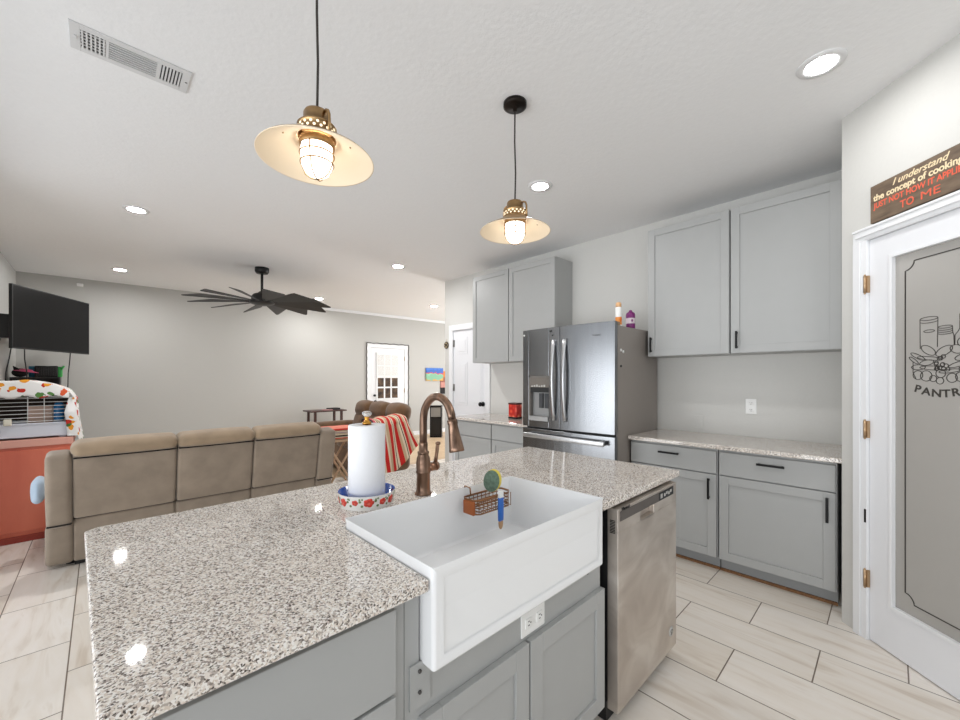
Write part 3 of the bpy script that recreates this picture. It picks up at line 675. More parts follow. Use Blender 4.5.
m = MB(); m.lathe([(.021, 0), (.066, 0), (.0672, .002), (.0672, .287), (.066, .289), (.021, .289), (.021, 0)], seg=48, cap=False); m.build('roll', PT.m, pr_)
m = MB(); m.lathe([(.0205, .001), (.0205, .288), (.0190, .288), (.0190, .001), (.0205, .001)], seg=32, cap=False); m.build('core', simple('cardboard', (178, 146, 108), .9), pr_)

# ------------------------------------------------------------------ fridge
fg = thing('refrigerator', 'stainless steel French door refrigerator between the kitchen cabinets', 'refrigerator', (2.90, 2.442, 0), R(-90))
FW = .937     # local x to the right, y backwards
m = MB(); m.box(0.003, FW - .003, .075, .835, .02, 1.808); m.build('body', FRSIDE, fg, bevel=.004)
m = MB(); m.box(.02, FW - .02, .055, .08, .06, 1.80); m.build('gasket', BLK, fg)
def curved(name, xa, xb, z0, z1, mat, cuts=(), bulge=.022, y1=.058):
    """door skin with a slightly bowed front; bow runs over the whole fridge width"""
    m = MB()
    def fy(x): t = (x / FW) * 2 - 1; return bulge * t * t - bulge * .3
    def strip(a, b_, c, d):
        n = 10; poly = [(a + (b_ - a) * k / n, fy(a + (b_ - a) * k / n)) for k in range(n + 1)] + [(b_, y1), (a, y1)]
        m.prism(poly, c, d)
    for q in cuts or ((xa, xb, z0, z1),): strip(*q)
    return m.build(name, mat, fg, bevel=.003), fy
dX0, dX1, dZ0, dZ1 = .076, .314, .995, 1.405
ld_, fy = curved('door', .0, .432, .935, 1.838, STEEL, ((0, dX0, .935, 1.838), (dX1, .432, .935, 1.838), (dX0, dX1, .935, dZ0), (dX0, dX1, dZ1, 1.838)))
rd_, _ = curved('door', .438, FW, .935, 1.838, STEEL)
fz, _ = curved('freezer_drawer', .0, FW, .10, .918, STEEL)
def grip(parent, x, z0, z1):
    m = MB(); n = 14; pts = []
    for k in range(n + 1):
        t = k / n; pts.append((x, -.022 - .034 * math.sin(math.pi * t), z0 + (z1 - z0) * t))
    for i in range(n):
        (xa, ya, za), (_, yb, zb) = pts[i], pts[i + 1]
        v = [m.b.verts.new(p) for p in ((x - .014, ya, za), (x + .014, ya, za), (x + .014, yb, zb), (x - .014, yb, zb), (x - .011, ya + .016, za), (x + .011, ya + .016, za), (x + .011, yb + .016, zb), (x - .011, yb + .016, zb))]
        m._new([m.b.faces.new([v[j] for j in q]) for q in ((0, 1, 2, 3), (7, 6, 5, 4), (1, 5, 6, 2), (0, 3, 7, 4))], True)
        if i == 0: m._new([m.b.faces.new([v[j] for j in (0, 4, 5, 1)])])
        if i == n - 1: m._new([m.b.faces.new([v[j] for j in (3, 2, 6, 7)])])
    bmesh.ops.remove_doubles(m.b, verts=m.b.verts[:], dist=.0001)
    for z in (z0 + .03, z1 - .03): m.box(x - .010, x + .010, -.024, .004, z - .02, z + .02)
    m.build('handle', STEELH, parent)
grip(ld_, .378, 1.01, 1.725); grip(rd_, .494, 1.01, 1.725)
m = MB(); m.rbox((FW / 2, -.045, .862), (.82, .02, .042), .008, 3)
for x in (.09, .84): m.box(x - .02, x + .02, -.04, .004, .845, .879)
m.build('handle', STEELH, fz)
# water and ice dispenser
m = MB(); m.box(dX0, dX1, .05, .0555, dZ0, dZ1); m.mi = 1; m.box(dX0, dX0 + .02, .008, .05, dZ0, dZ1); m.box(dX1 - .006, dX1, .008, .05, dZ0, dZ1); m.box(dX0, dX1, .008, .05, dZ1 - .012, dZ1)
dp = m.build('dispenser', [simple('dispenser_grey', (150, 150, 150), .4, .4), simple('dispenser_trim', (120, 116, 112), .4, .5)], ld_)
m = MB(); m.box(dX0 + .02, dX1 - .006, .006, .02, 1.30, dZ1 - .012); m.build('display_panel', simple('smoked_panel', (116, 110, 104), .2), dp)
m = MB(); m.box(dX0 + .015, dX1 - .006, .010, .046, 1.255, 1.30); m.build('nozzle_bar', BLK, dp)
for k in range(6): m = MB(); m.box(dX0 + .035 + k * .028, dX0 + .052 + k * .028, .004, .006, 1.306, 1.316 + .004 * (k % 3)); m.build('button', GREYM, dp)
for a in (dX0 + .125, dX0 + .19):
    m = MB(); m.box(a - .02, a + .02, .030, .046, 1.11, 1.245); m.build('paddle', simple('paddle_dark', (62, 64, 68), .3), dp)
m = MB(); m.box(dX0 + .02, dX1 - .006, -.012, .05, dZ0, 1.035); m.build('drip_tray', simple('drip_tray_grey', (176, 176, 176), .35, .6), dp)
text('Whirlpool', .022, simple('logo_grey', (90, 90, 92), .4, .6), 'lettering', rd_, Matrix.Translation((.772, fy(.772) - .001, 1.736)) @ UPRIGHT, fit=.09)
m = MB(); m.cyl((.018, fy(.018) - .0001, 1.79), (.018, fy(.018) - .003, 1.79), .009); m.build('round_sticker', PLASTIC_W, ld_)
m = MB(); m.box(.325, .352, fy(.34) - .001, fy(.34) + .004, 1.795, 1.812); m.build('black_sticker', BLK, ld_); m = MB(); m.box(.352, .368, fy(.36) - .001, fy(.36) + .004, 1.758, 1.772); m.build('black_sticker', BLK, ld_)
HCV = simple('hinge_cover_tan', (128, 112, 94), .5)
for xa in (FW - .075, .01): m = MB(); m.box(xa, xa + .065, .06, .12, 1.8095, 1.838); m.build('hinge_cover', HCV, fg)
for y, z, mt in ((.117, 1.611, PLASTIC_W), (.155, 1.60, PLASTIC_W), (.117, 1.482, BLK)):
    t = tag(MB(), None) if False else None
    m = MB(); m.cyl((0, 0, 0), (.006, 0, 0), .012 if mt is PLASTIC_W else .010, seg=14)
    o = m.build('fridge_magnet', mt, None, (2.90 + y, 1.5075 - .0002, z), R(-90))
    tag(o, {1.611: 'left white round magnet on the side of the refrigerator', 1.60: 'right white round magnet on the side of the refrigerator', 1.482: 'black round magnet low on the side of the refrigerator'}[z], 'magnet', 'magnets on the refrigerator side' if mt is PLASTIC_W else None)
# bottles on top
bo = thing('spray_can', 'slim white and orange spray can with peach cap on top of the refrigerator', 'spray can', (3.06, 1.548, 1.8085))
m = MB(); m.lathe([(.0, 0), (.024, 0), (.0255, .004), (.0255, .15), (.022, .158), (0, .158)], seg=24); m.mi = 1; m.lathe([(.0258, .012), (.0258, .075)], seg=24, cap=False)
m.mi = 2; m.ell((-.004, -.020, .055), (.016, .009, .026)); m.build('can', [PLASTIC_W, simple('orange_print', (226, 142, 62), .4), simple('amber_fruit', (214, 112, 26), .4)], bo)
m = MB(); m.lathe([(.0225, .157), (.0225, .185), (.016, .196), (0, .197)], seg=24); m.build('cap', simple('peach_cap', (226, 178, 130), .4), bo)
bo = thing('purple_bottle', 'squat purple bottle with a white label on top of the refrigerator', 'bottle', (3.30, 1.560, 1.8085))
PURP = simple('purple_plastic', (120, 36, 108), .35)
m = MB(); m.lathe([(.0, 0), (.036, 0), (.038, .004), (.038, .12), (.034, .137), (.018, .147), (.016, .150)], seg=28); m.build('body', PURP, bo)
m = MB(); m.lathe([(.0385, .045), (.0385, .092)], seg=28, cap=False); m.mi = 1; m.ell((-.027, -.027, .07), (.008, .008, .012)); m.build('label_band', [simple('pale_label', (214, 200, 208), .5), PURP], bo)
m = MB(); m.lathe([(.014, .149), (.014, .158), (.010, .163), (0, .163)], seg=20); m.build('cap', PURP, bo)
# red tin on left counter
rt = thing('red_tin', 'red patterned square tin on the countertop left of the fridge', 'tin', (3.50, 3.05, .9145), R(-90))
TIN = NT('red_tin_print'); v = TIN.n('ShaderNodeTexVoronoi'); v.inputs['Scale'].default_value = 18; TIN.l(TIN.coord(), v.inputs['Vector'])
TIN.l(TIN.ramp(v.outputs['Distance'], [(.0, lin((255, 190, 160))), (.3, lin((240, 92, 66))), (.6, lin((190, 40, 32)))]), TIN.b.inputs['Base Color']); TIN.set(Roughness=.3)
m = MB(); m.rbox((0, 0, .092), (.125, .10, .15), .01); m.build('body', TIN.m, rt)
m = MB(); m.rbox((0, 0, .174), (.13, .105, .02), .006); m.build('lid', simple('dark_lid', (74, 24, 22), .4), rt)
m = MB(); m.rbox((0, 0, .010), (.128, .103, .02), .004); m.build('foot', BLK, rt)

# ------------------------------------------------------------------ ceiling fittings
def pendant(label, x, y, ztop_rim, canopy=True):
    t = thing('pendant_lamp', label, 'lamp', (x, y, ztop_rim), R(-80))
    zc = H - ztop_rim
    m = MB(); m.lathe([(0, zc - .001), (.062, zc - .001), (.062, zc - .02), (.05, zc - .026), (.012, zc - .03), (.009, zc - .045), (0, zc - .045)], seg=32); m.build('canopy', BRONZE, t)
    m = MB(); m.tube([(.0, 0, .17), (.003, .001, zc * .45), (-.002, 0, zc * .7), (0, 0, zc - .03)], .0042, 8); m.build('cord', simple('dark_brown_cord', (46, 40, 36), .7), t)
    # shade: wide shallow cone, brass outside and cream inside
    m = MB(); m.lathe([(.186, 0), (.180, .006), (.130, .032), (.085, .056), (.064, .072)], seg=56, cap=False); m.mi = 1
    m.lathe([(.186, 0), (.1875, -.003), (.184, -.002), (.178, .003), (.128, .0285), (.083, .0525), (.062, .069)], seg=56, cap=False)
    m.build('shade', [BRASS, simple('cream_shade', (252, 234, 206), .5)], t)
    m = MB(); m.lathe([(.0635, .071), (.066, .076), (.060, .078), (.060, .104), (.064, .107), (.06, .112), (.044, .118), (.044, .150), (.040, .158), (.012, .162), (0, .162)], seg=32, cap=False); hd = m.build('lamp_head', BRASS, t)
    m = MB()
    for k in range(18):
        for j in range(2):
            a = 2 * math.pi * (k + .5 * j) / 18; M = Matrix.Rotation(a, 4, 'Z') @ Matrix.Translation((.0603, 0, .0855 + .0115 * j)) @ Matrix.Rotation(R(90), 4, 'Y')
            m.lathe([(0, .0006), (.005, .0006), (.005, 0)], (0, 0, 0), 6, M, cap=False)
    m.build('vent_hole', simple('vent_glow', (250, 232, 196), .5, emit=((1, .85, .6), .5)), hd)
    for s in (-1, 1):
        m = MB(); m.tube([(s * .042, 0, .146), (s * .054, 0, .148), (s * .064, 0, .142), (s * .070, 0, .128), (s * .071, 0, .10), (s * .071, 0, .066)], .005, 8); m.build('bracket_arm', BRASS, hd)
    m = MB(); m.lathe([(.030, .055), (.048, .05), (.052, .03), (.051, .0), (.048, -.025), (.037, -.048), (.018, -.060), (0, -.063)], seg=32, cap=False)
    m.build('glass_jar', simple('glowing_jar', (255, 250, 240), .3, emit=((1, .95, .88), BULB_GLOW)), t)
    m = MB(); m.lathe([(.056, .062), (.058, .05), (.056, .038), (.053, .038)], seg=32, cap=False)
    for z, r in ((.014, .0555), (-.016, .053)): m.tube([(r * math.cos(k * math.pi / 16), r * math.sin(k * math.pi / 16), z) for k in range(32)], .0024, 6, True)
    for k in range(4):
        a = k * math.pi / 2 + .6; c, s = math.cos(a), math.sin(a)
        m.tube([(r * c, r * s, z) for r, z in ((.056, .04), (.0555, .014), (.053, -.016), (.040, -.05), (.020, -.064), (0, -.068))], .0024, 6)
    m.build('wire_cage', BRASS, t)
    for a in (30, 150, 270):
        m = MB(); c, s = math.cos(R(a)), math.sin(R(a)); m.ell((.118 * c, .118 * s, .0335), (.0035,) * 3, seg=8); m.build('rivet', BRASS, t)
    return t
pendant('brass barn pendant lamp nearest the camera, with its canopy out of view', .534, 1.36, 2.131)
pendant('brass barn pendant lamp hung from a dark ceiling canopy in front of the fridge', 1.598, 1.394, 2.166)

dl = thing('recessed_light', 'recessed ceiling light nearest the pantry wall', 'ceiling light', (2.433, .228, H))
m = MB(); m.lathe([(.057, -.004), (.062, -.008), (.090, -.006), (.093, -.001), (.093, 0)], seg=40, cap=False); m.build('trim_ring', simple('downlight_trim', (226, 226, 226), .5), dl)
m = MB(); m.lathe([(0, -.005), (.058, -.0045)], seg=32, cap=False); m.build('lens', simple('downlight_lens', (255, 255, 255), .4, emit=((1, .995, .985), LAMP_GLOW)), dl)
living_lens = [k for k in dl.children if k.name.startswith('lens')][0].data.copy(); living_lens.materials[0] = simple('living_downlight_lens', (255, 255, 255), .4, emit=((1, .995, .985), LIVING_GLOW))
for x, y, lb in ((2.425, 1.862, 'recessed ceiling light just behind the farther pendant lamp'), (.223, 4.56, 'recessed ceiling light over the living room left side, below the air vent'), (.19, 7.22, 'recessed ceiling light near the far wall, between television and fan'),
                 (2.81, 4.474, 'recessed ceiling light right of the ceiling fan, over the room centre'), (4.885, 6.436, 'recessed ceiling light above the far hallway corner'), (2.90, 7.30, 'recessed ceiling light glinting behind the right fan blade tips'),
                 (.45, -1.0, 'added unseen ceiling light behind the camera, over the kitchen aisle'),  # unseen lamp, added for more light near the camera
                 (1.60, -.35, 'added ceiling light out of view to the right, over the aisle by the pantry')):  # unseen lamp, added to brighten the aisle floor and low cabinets
    q = copy_tree(dl); q.location = (x, y, H); q['label'] = lb
    if y > 3:
        ln = [k for k in q.children if k.name.startswith('lens')][0]; ln.data = living_lens

vt = thing('air_vent', 'white louvred air vent in the ceiling over the island', 'vent', (-.097, 2.33, H))
VW = simple('vent_white', (214, 214, 214), .5); VD = simple('vent_dark', (70, 70, 70), .7)
m = MB(); w, d = .415, .186
for a in ((0, .034, 0, d), (.382, w, 0, d), (.034, .382, 0, .032), (.034, .382, .154, d), (.112, .124, .032, .154), (.288, .304, .032, .154)): m.box(a[0], a[1], a[2], a[3], -.006, -.0005)
m.build('frame', VW, vt, bevel=.0015)
m = MB(); m.box(.034, .382, .032, .154, -.002, -.0005); m.build('backing', VD, vt)
for k in range(6):
    m = MB(); x = .037 + k * .0135; m.box(x, x + .006, .032, .154, -.008, -.002); m.build('slat', VW, vt)
for k in range(7):
    m = MB(); y = .037 + k * .0168; m.box(.124, .288, y, y + .006, -.0075, -.002); m.build('slat', VW, vt)
for k in range(6):
    m = MB(); x = .309 + k * .0125; m.box(x, x + .0065, .032, .154, -.008, -.002); m.build('slat', VW, vt)
for k in range(5):
    m = MB(); m.box(.034, .112, .042 + k * .022, .047 + k * .022, -.0055, -.002); m.build('cross_bar', VW, vt)
m = MB(); m.box(.014, .022, .08, .1, -.012, -.006); m.build('damper_lever', VW, vt); m = MB(); m.cyl((.402, .093, -.0062), (.402, .093, -.008), .004, seg=8); m.build('screw', VD, vt)

# fan ----------------------------------------------------------------
FANB = simple('black_fan', (24, 24, 25), .42, .1); FANG = simple('dark_charcoal_blade', (44, 43, 42), .5)
fn = thing('ceiling_fan', 'black windmill ceiling fan with twelve blades in the living room', 'ceiling fan', (1.551, 5.811, 0))
m = MB(); m.lathe([(0, H - .001), (.085, H - .001), (.085, H - .05), (.07, H - .075), (.02, H - .08), (0, H - .08)], seg=32); m.build('canopy', FANB, fn)
m = MB(); m.cyl((0, 0, 2.5), (0, 0, H - .07), .016); m.build('downrod', FANB, fn)
m = MB(); m.lathe([(0, 2.54), (.03, 2.54), (.05, 2.52), (.10, 2.50), (.125, 2.47), (.13, 2.42), (.15, 2.41), (.15, 2.385), (.12, 2.37), (.06, 2.355), (0, 2.35)], seg=40); m.build('motor', FANB, fn)
for k in range(12):
    m = MB(); poly = [(.14, -.022), (.16, -.026), (.62, -.105), (.68, -.108), (.84, .075), (.86, .10), (.85, .115), (.80, .115), (.16, .026), (.14, .022)]
    M = Matrix.Rotation(R(-125.84 + 30 * k), 4, 'Z') @ Matrix.Translation((0, 0, 2.405)) @ Matrix.Rotation(R(-20), 4, 'X')
    m.prism(poly, -.004, .004, M); bl = m.build('blade', FANG, fn)
    m = MB(); m.box(.09, .20, -.012, .012, -.010, -.003, M); m.build('blade_arm', FANB, bl)

# ------------------------------------------------------------------ living room
# television
TVX = Vector((.476, .88, 0)).normalized()
tv = thing('television', 'large black flat television on a swivel wall mount in the far left corner', 'television', (-.69, 6.57, 1.71), math.atan2(TVX.y, TVX.x))
m = MB(); m.box(0, 1.21, .004, .03, 0, .70); m.box(.2, 1.0, .03, .06, .1, .5); m.build('housing', BLK, tv, bevel=.003)
SCR = simple('tv_screen', (15, 15, 16), .36, spec=.15)
m = MB(); m.box(.012, 1.198, .0, .004, .016, .688); m.build('screen', SCR, tv)
m = MB(); m.box(.0, 1.21, -.001, .004, .688, .70); m.box(0, 1.21, -.001, .004, 0, .016); m.box(0, .012, -.001, .004, .016, .688); m.box(1.198, 1.21, -.001, .004, .016, .688); m.build('bezel', BLK, tv)
mt = bpy.data.objects.new('wall_mount', None); COL.objects.link(mt); mt.parent = tv; mt.matrix_parent_inverse = (Matrix.Translation(tv.location) @ tv.rotation_euler.to_matrix().to_4x4()).inverted(); mt.location = (-.84, 6.86, 1.96)
m = MB(); m.box(.0, .03, -.10, .10, -.15, .15); m.build('wall_plate', BLK, mt, bevel=.004)
m = MB(); m.box(.03, .13, -.16, -.02, -.13, .13); m.build('arm_housing', BLK, mt, bevel=.004)
m = MB(); m.tube([(.12, -.05, 0), (.25, .10, 0), (.40, .22, 0)], .018, 8); m.build('arm', BLK, mt)
for pts in ([(.02, .02, .01), (.01, .03, -.11), (0, .05, -.26), (0, .06, -.5)], [(.19, .02, .01), (.20, .025, -.11), (.235, .03, -.26), (.24, .03, -.5)], [(.89, .02, .01), (.9, .03, -.09), (.905, .05, -.26), (.91, .06, -.6)]):
    m = MB(); m.tube(pts, .006, 6); m.build('cable', BLK, tv)

# orange dresser + cage
dr_ = thing('dresser', 'low orange red wooden dresser at the left edge, carrying the cage', 'dresser', (-.832, 5.08, 0))
m = MB(); m.box(0, .645, .01, .62, 0.05, .80); m.build('body', REDWOOD, dr_, bevel=.003)
m = MB(); m.box(-.0, .655, -.005, .63, .80, .862); m.build('top', PINKTOP, dr_, bevel=.004)
m = MB(); m.box(0.0, .65, -.002, .6, 0, .055); m.build('plinth', simple('dark_red_plinth', (150, 52, 36), .4), dr_, bevel=.003)
m = MB(); m.box(.06, .635, .0, .01, .09, .775); m.build('door', REDWOOD, dr_, bevel=.004)
cg = thing('pet_cage', 'white wire pet cage with a pale plastic base on the dresser', 'cage', (-.825, 5.115, .863))
PALE = simple('pale_blue_plastic', (214, 218, 228), .35)
m = MB()
a0, a1, b0, b1 = .0, .632, .0, .42
m.box(a0, a1, b0, b1, .012, .02); m.box(a0, a1, b0, b0 + .008, .012, .135); m.box(a0, a1, b1 - .008, b1, .012, .135); m.box(a0, a0 + .008, b0, b1, .012, .135); m.box(a1 - .008, a1, b0, b1, .012, .135); m.box(a0 - .004, a1 + .004, b0 - .006, b0 + .008, .122, .135)
for x in (.03, .56): m.box(x, x + .04, .02, .4, 0, .012)
m.build('base_tray', PALE, cg, bevel=.003)
WIRE = simple('white_wire', (232, 232, 230), .35)
m = MB()
for k in range(7): z = .15 + k * .033; m.tube([(a0, b0, z), (a1, b0, z)], .0026, 6); m.tube([(a1, b0, z), (a1, b1, z)], .0026, 6); m.tube([(a0, b1, z), (a1, b1, z)], .0026, 6)
for x in (.0, .18, .375, .47, .632): m.tube([(x, b0, .135), (x, b0, .36)], .0034, 6)
for k in range(10): m.tube([(a1, .02 + k * .04, .135), (a1, .02 + k * .04, .36)], .0026, 6)
for k in range(10): m.tube([(a0 + k * .07, b1, .135), (a0 + k * .07, b1, .36)], .0026, 6)
for y in (b0, b1): m.tube([(a0, y, .36), (a1, y, .36)], .003, 6)
m.build('wire_walls', WIRE, cg)
m = MB(); m.box(.03, .61, .40, .412, .14, .35); m.build('dark_liner', simple('dark_brown_interior', (58, 48, 42), .9), cg)
m = MB(); m.rbox((.44, .16, .20), (.15, .1, .15), .01); m.build('nest_box', simple('pink_beige_box', (214, 184, 168), .9), cg)
m = MB(); m.rbox((.265, -.012, .15), (.045, .022, .055), .006); m.build('latch', simple('cream_latch', (226, 222, 206), .5), cg)
wb = thing('water_bottle', 'blue water bottle clipped inside the front of the pet cage', 'bottle', (-.27, 5.16, 1.0), 0)
m = MB(); m.lathe([(0, .0), (.028, .0), (.034, .012), (.034, .13), (.026, .165), (.02, .17), (0, .17)], seg=24); m.build('body', simple('teal_blue_bottle', (24, 92, 142), .2), wb)
m = MB(); m.lathe([(.0, -.03), (.01, -.03), (.02, -.012), (.024, .0), (0, 0)], seg=20); m.build('cap', PLASTIC_W, wb)
# cloth over the cage
def cloth_f(u, v):
    # u across (left..right and down the right side), v from the front hem to the back
    y = 5.098 + v * .46
    L1 = .625; s = u * 1.08
    lift = .118 * math.sin(math.pi * min(1, s / .66)) ** .8
    if s < .60: x = -.828 + s; z = 1.25 + lift
    elif s < .70:
        t = (s - .60) / .10; a = t * math.pi / 2; x = -.228 + .055 * math.sin(a); z = 1.206 + .05 * math.cos(a) + lift
    else:
        t = s - .70; x = -.166 + .10 * t + .008 * math.sin(v * 11 + t * 8); z = 1.206 - t * 1.08
        f = max(0, 1 - v * 4.5); b_ = min(1, t * 9); x -= (.035 + .05 * b_) * f
        y += b_ * (5.086 + max(0, v - .22) * .58 - y)
        if f > 0: z = max(z, .870)
    z += .006 * math.sin(u * 40) * (1 - v)
    return (x, y, z)
m = MB(); m.sheet(cloth_f, 60, 16, .006)
def hem_f(u, v):
    x = -.828 + .625 * u; s = .625 * u
    top = 1.25 + .118 * math.sin(math.pi * min(1, s / .66)) ** .8 + .006 * math.sin(u * .58 * 40); bot = 1.222 + .012 * math.sin(u * 24)
    return (x, 5.098 - .014 * math.sin(v * math.pi / 2) - .002 * v, top + (bot - top) * v)
m.sheet(hem_f, 40, 8, .005)
tag(m.build('printed_cloth', PRINT), 'white cloth printed with colourful vegetables draped over the pet cage', 'cloth')
# storage tower with toys behind the cage
tw = thing('storage_tower', 'black storage tower in the corner below the television', 'shelf', (-.80, 7.42, 0))
m = MB()
for x in (0, .40): m.box(x, x + .02, 0, .3, 0, 1.40)
for z in (0.05, .5, .95, 1.38): m.box(.02, .40, 0, .3, z, z + .02)
m.box(.02, .40, .29, .3, .05, 1.4); m.build('frame', BLK, tw)
def toy(name, label, cat, shape, mat):
    m = MB(); shape(m); return tag(m.build(name, mat), label, cat)
toy('black_crate', 'black ribbed crate on top of the corner storage tower', 'crate', lambda m: [m.rbox((-.50, 7.55, 1.472), (.20, .2, .142), .01)] + [m.box(-.59 + k * .02, -.58 + k * .02, 7.445, 7.45, 1.42, 1.53) for k in range(9)], BLK)
toy('pink_hat', 'pink disc shaped hat leaning among the clutter under the television', 'hat', lambda m: m.lathe([(0, .03), (.05, .025), (.06, .008), (.105, .0), (.105, -.006), (0, -.006)], (-.66, 7.34, 1.47), 28, Matrix.Rotation(R(8), 4, 'Y')), simple('hot_pink', (206, 84, 120), .6))
toy('black_bag', 'crumpled black bag at the left of the clutter under the television', 'bag', lambda m: [m.ell((-.725, 7.52, 1.455), (.07, .09, .055)), m.tube([(-.76, 7.47, 1.49), (-.775, 7.47, 1.53), (-.74, 7.47, 1.50)], .012, 8)], simple('black_cloth', (26, 24, 26), .9))
toy('blue_toy', 'small blue square toy standing left of the black crate', 'toy', lambda m: [m.rbox((-.635, 7.62, 1.47), (.055, .04, .14), .008)], simple('turquoise', (60, 150, 190), .5))
toy('green_toy', 'bright green toy on the right of the black crate', 'toy', lambda m: [m.rbox((-.385, 7.52, 1.468), (.05, .05, .135), .012), m.tube([(-.372, 7.5, 1.50), (-.345, 7.49, 1.545)], .012, 8)], simple('bright_green', (70, 180, 90), .5))
toy('wall_sensor', 'small white sensor high on the far wall by the ceiling', 'sensor', lambda m: m.rbox((-.22, far_y(-.22) - .014, 2.76), (.07, .026, .045), .008), PLASTIC_W)

# sofa ------------------------------------------------------------------
sf = thing('sofa', 'long taupe suede recliner sofa seen from behind', 'sofa', (-.28, 4.15, 0)); sf.scale = (1.005, 1, .955)
LEAN = Matrix.Rotation(R(11), 4, 'X')           # backs lean towards the camera at the top
# local x 0..2.06; rear face near y=0, front towards +y
m = MB(); m.rbox((1.03, .42, .22), (1.86, .78, .30), .03); m.build('base', SUEDE, sf)
xs = [(.135, .725), (.735, 1.285), (1.295, 1.885)]
for k, (a, b_) in enumerate(xs):
    w = b_ - a; cx = (a + b_) / 2
    m = MB(); M = Matrix.Translation((cx, .035, .34)) @ LEAN
    t = MB
    m.rbox((0, 0, 0), (w, .13, .56), .022, 3, M @ Matrix.Translation((0, .02, .315)), puff=.006)
    bk = m.build('backrest', SUEDE, sf)
    m = MB(); m.rbox((0, 0, 0), (w + .004, .19, .105), .045, 5, M @ Matrix.Translation((0, .02, .585)), puff=.012); m.build('top_roll', SUEDE2, bk)
    m = MB(); m.rbox((0, 0, 0), (w - .006, .03, .006), .0025, 2, M @ Matrix.Translation((0, -.05, .530))); m.build('seam', SEAM, bk)
    m = MB(); m.rbox((0, 0, 0), (w + .002, .07, .335), .02, 3, Matrix.Translation((cx, .045, .202))); rp = m.build('rear_panel', SUEDE, sf); m = MB(); m.rbox((cx, .004, .373), (w - .01, .03, .008), .003, 2); m.build('seam', SEAM, rp)
    m = MB(); m.rbox((cx, .50, .44), (w, .62, .16), .05, 4, puff=.02); m.build('seat_cushion', SUEDE2, sf)
for side, (a, b_) in enumerate(((-.0, .13), (1.89, 2.055))):
    w = b_ - a; cx = (a + b_) / 2
    m = MB(); M = Matrix.Translation((cx, .035, .34)) @ LEAN
    m.rbox((0, 0, 0), (w, .17, .57), .03, 4, M @ Matrix.Translation((0, .03, .272)), puff=.006)
    wg = m.build('wing', SUEDE, sf); m = MB(); m.rbox((cx, .006, .342), (w - .006, .08, .010), .003, 2); m.build('seam', SEAM, wg)
    m = MB(); m.rbox((cx, .43, .185), (w + .015, .84, .31), .03, 4, puff=.006); m.rbox((cx, .55, .43), (w + .03, .66, .26), .06, 4, puff=.01); m.build('arm', SUEDE, sf)
for x in (.12, 1.93):
    for y in (.12, .75):
        m = MB(); m.cyl((x, y, 0), (x, y, .08), .03); m.build('foot', BLK, sf)
m = MB(); m.box(.14, .24, .05, .10, .0, .06); m.tube([(.10, .06, .05), (.2, .03, .03), (.3, .06, .05)], .012, 8); m.build('recliner_mechanism', BLK, sf)
th2 = tag(None or (lambda mm: (mm.rbox((-.341, 4.50, .535), (.06, .22, .17), .028, 4, puff=.012), mm.build('arm_light_pad', m_suede('pale_blue_light_cast', (178, 196, 214), .06)))[1])(MB()), 'pale blue pillow imitating bluish daylight on the left arm of the sofa', 'pad')  # added shape, its pale blue stands for bluish daylight on the sofa arm

# loveseat, blanket, tray table --------------------------------------------
lv = thing('loveseat', 'brown suede loveseat in front of the far white door', 'loveseat', (3.28, 5.68, 0))
LB = Matrix.Rotation(R(14), 4, 'Y')
m = MB(); m.rbox((-.40, 0, .25), (.78, 1.5, .34), .05, 4); m.build('base', BROWN, lv)
for y, w in ((.50, .46), (.0, .5), (-.49, .44)):
    m = MB(); M = Matrix.Translation((-.12, y, .42)) @ LB
    m.rbox((0, 0, 0), (.20, w, .42), .07, 4, M @ Matrix.Translation((0, 0, .17)), puff=.03); bk = m.build('back_cushion', BROWN, lv)
    m = MB(); m.rbox((0, 0, 0), (.22, w, .24), .08, 5, M @ Matrix.Translation((-.01, 0, .46)), puff=.03); m.build('head_cushion', BROWN, bk)
for y in (.33, -.33):
    m = MB(); m.rbox((-.48, y, .46), (.62, .60, .16), .06, 4, puff=.025); m.build('seat_cushion', BROWN, lv)
for y, zt in ((.82, .66), (-.76, .78)):
    m = MB(); m.rbox((-.46, y, .06 + zt / 2 - .03), (.86, .24, zt - .06), .09, 5, puff=.01); m.build('arm', BROWN, lv)
for x in (-.75, -.06):
    for y in (-.65, .7):
        m = MB(); m.cyl((x, y, 0), (x, y, .09), .03); m.build('foot', BLK, lv)
def bl_f(u, v):
    # from inside the near arm, over its top and down the outside
    s = v * 1.14; zt = .805 + .045 * u
    if s < .12: y = 5.075; z = zt - .14 + s
    elif s < .20: a = (s - .12) / .08 * math.pi / 2; y = 5.075 - .05 * (1 - math.cos(a)) ; z = zt - .02 + .02 * math.sin(a)
    elif s < .36: y = 5.025 - (s - .20) * 1.12; z = zt + .012 * math.sin((s - .2) / .16 * math.pi)
    elif s < .46: a = (s - .36) / .10 * math.pi / 2; y = 4.846 - .076 * math.sin(a); z = zt - .07 * (1 - math.cos(a))
    else: t = s - .46; y = 4.770 - .02 * t - .018 * math.sin(u * 17 + t * 4); z = zt - .07 - t * (.96 - .45 * max(0, u - .5) * 2)
    x = 2.60 + .50 * u + .10 * v * u + .16 * max(0, s - .42) * (.2 + u)
    return (x, y - .004 * math.sin(u * 23), z + .010 * math.sin(u * 15 + v * 5) * (1 if s < .4 else .4))
m = MB(); m.sheet(bl_f, 60, 50, .012); tag(m.build('serape_blanket', STRIPE), 'red and cream striped woven blanket draped over the near end of the loveseat', 'blanket')
tr = thing('tray_table', 'folding wooden tray table with crossed legs between sofa and loveseat', 'table', (2.10, 4.72, 0), R(-8))
PALEW = simple('pale_wood', (204, 170, 140), .5, noise=(.1, 20, 0))
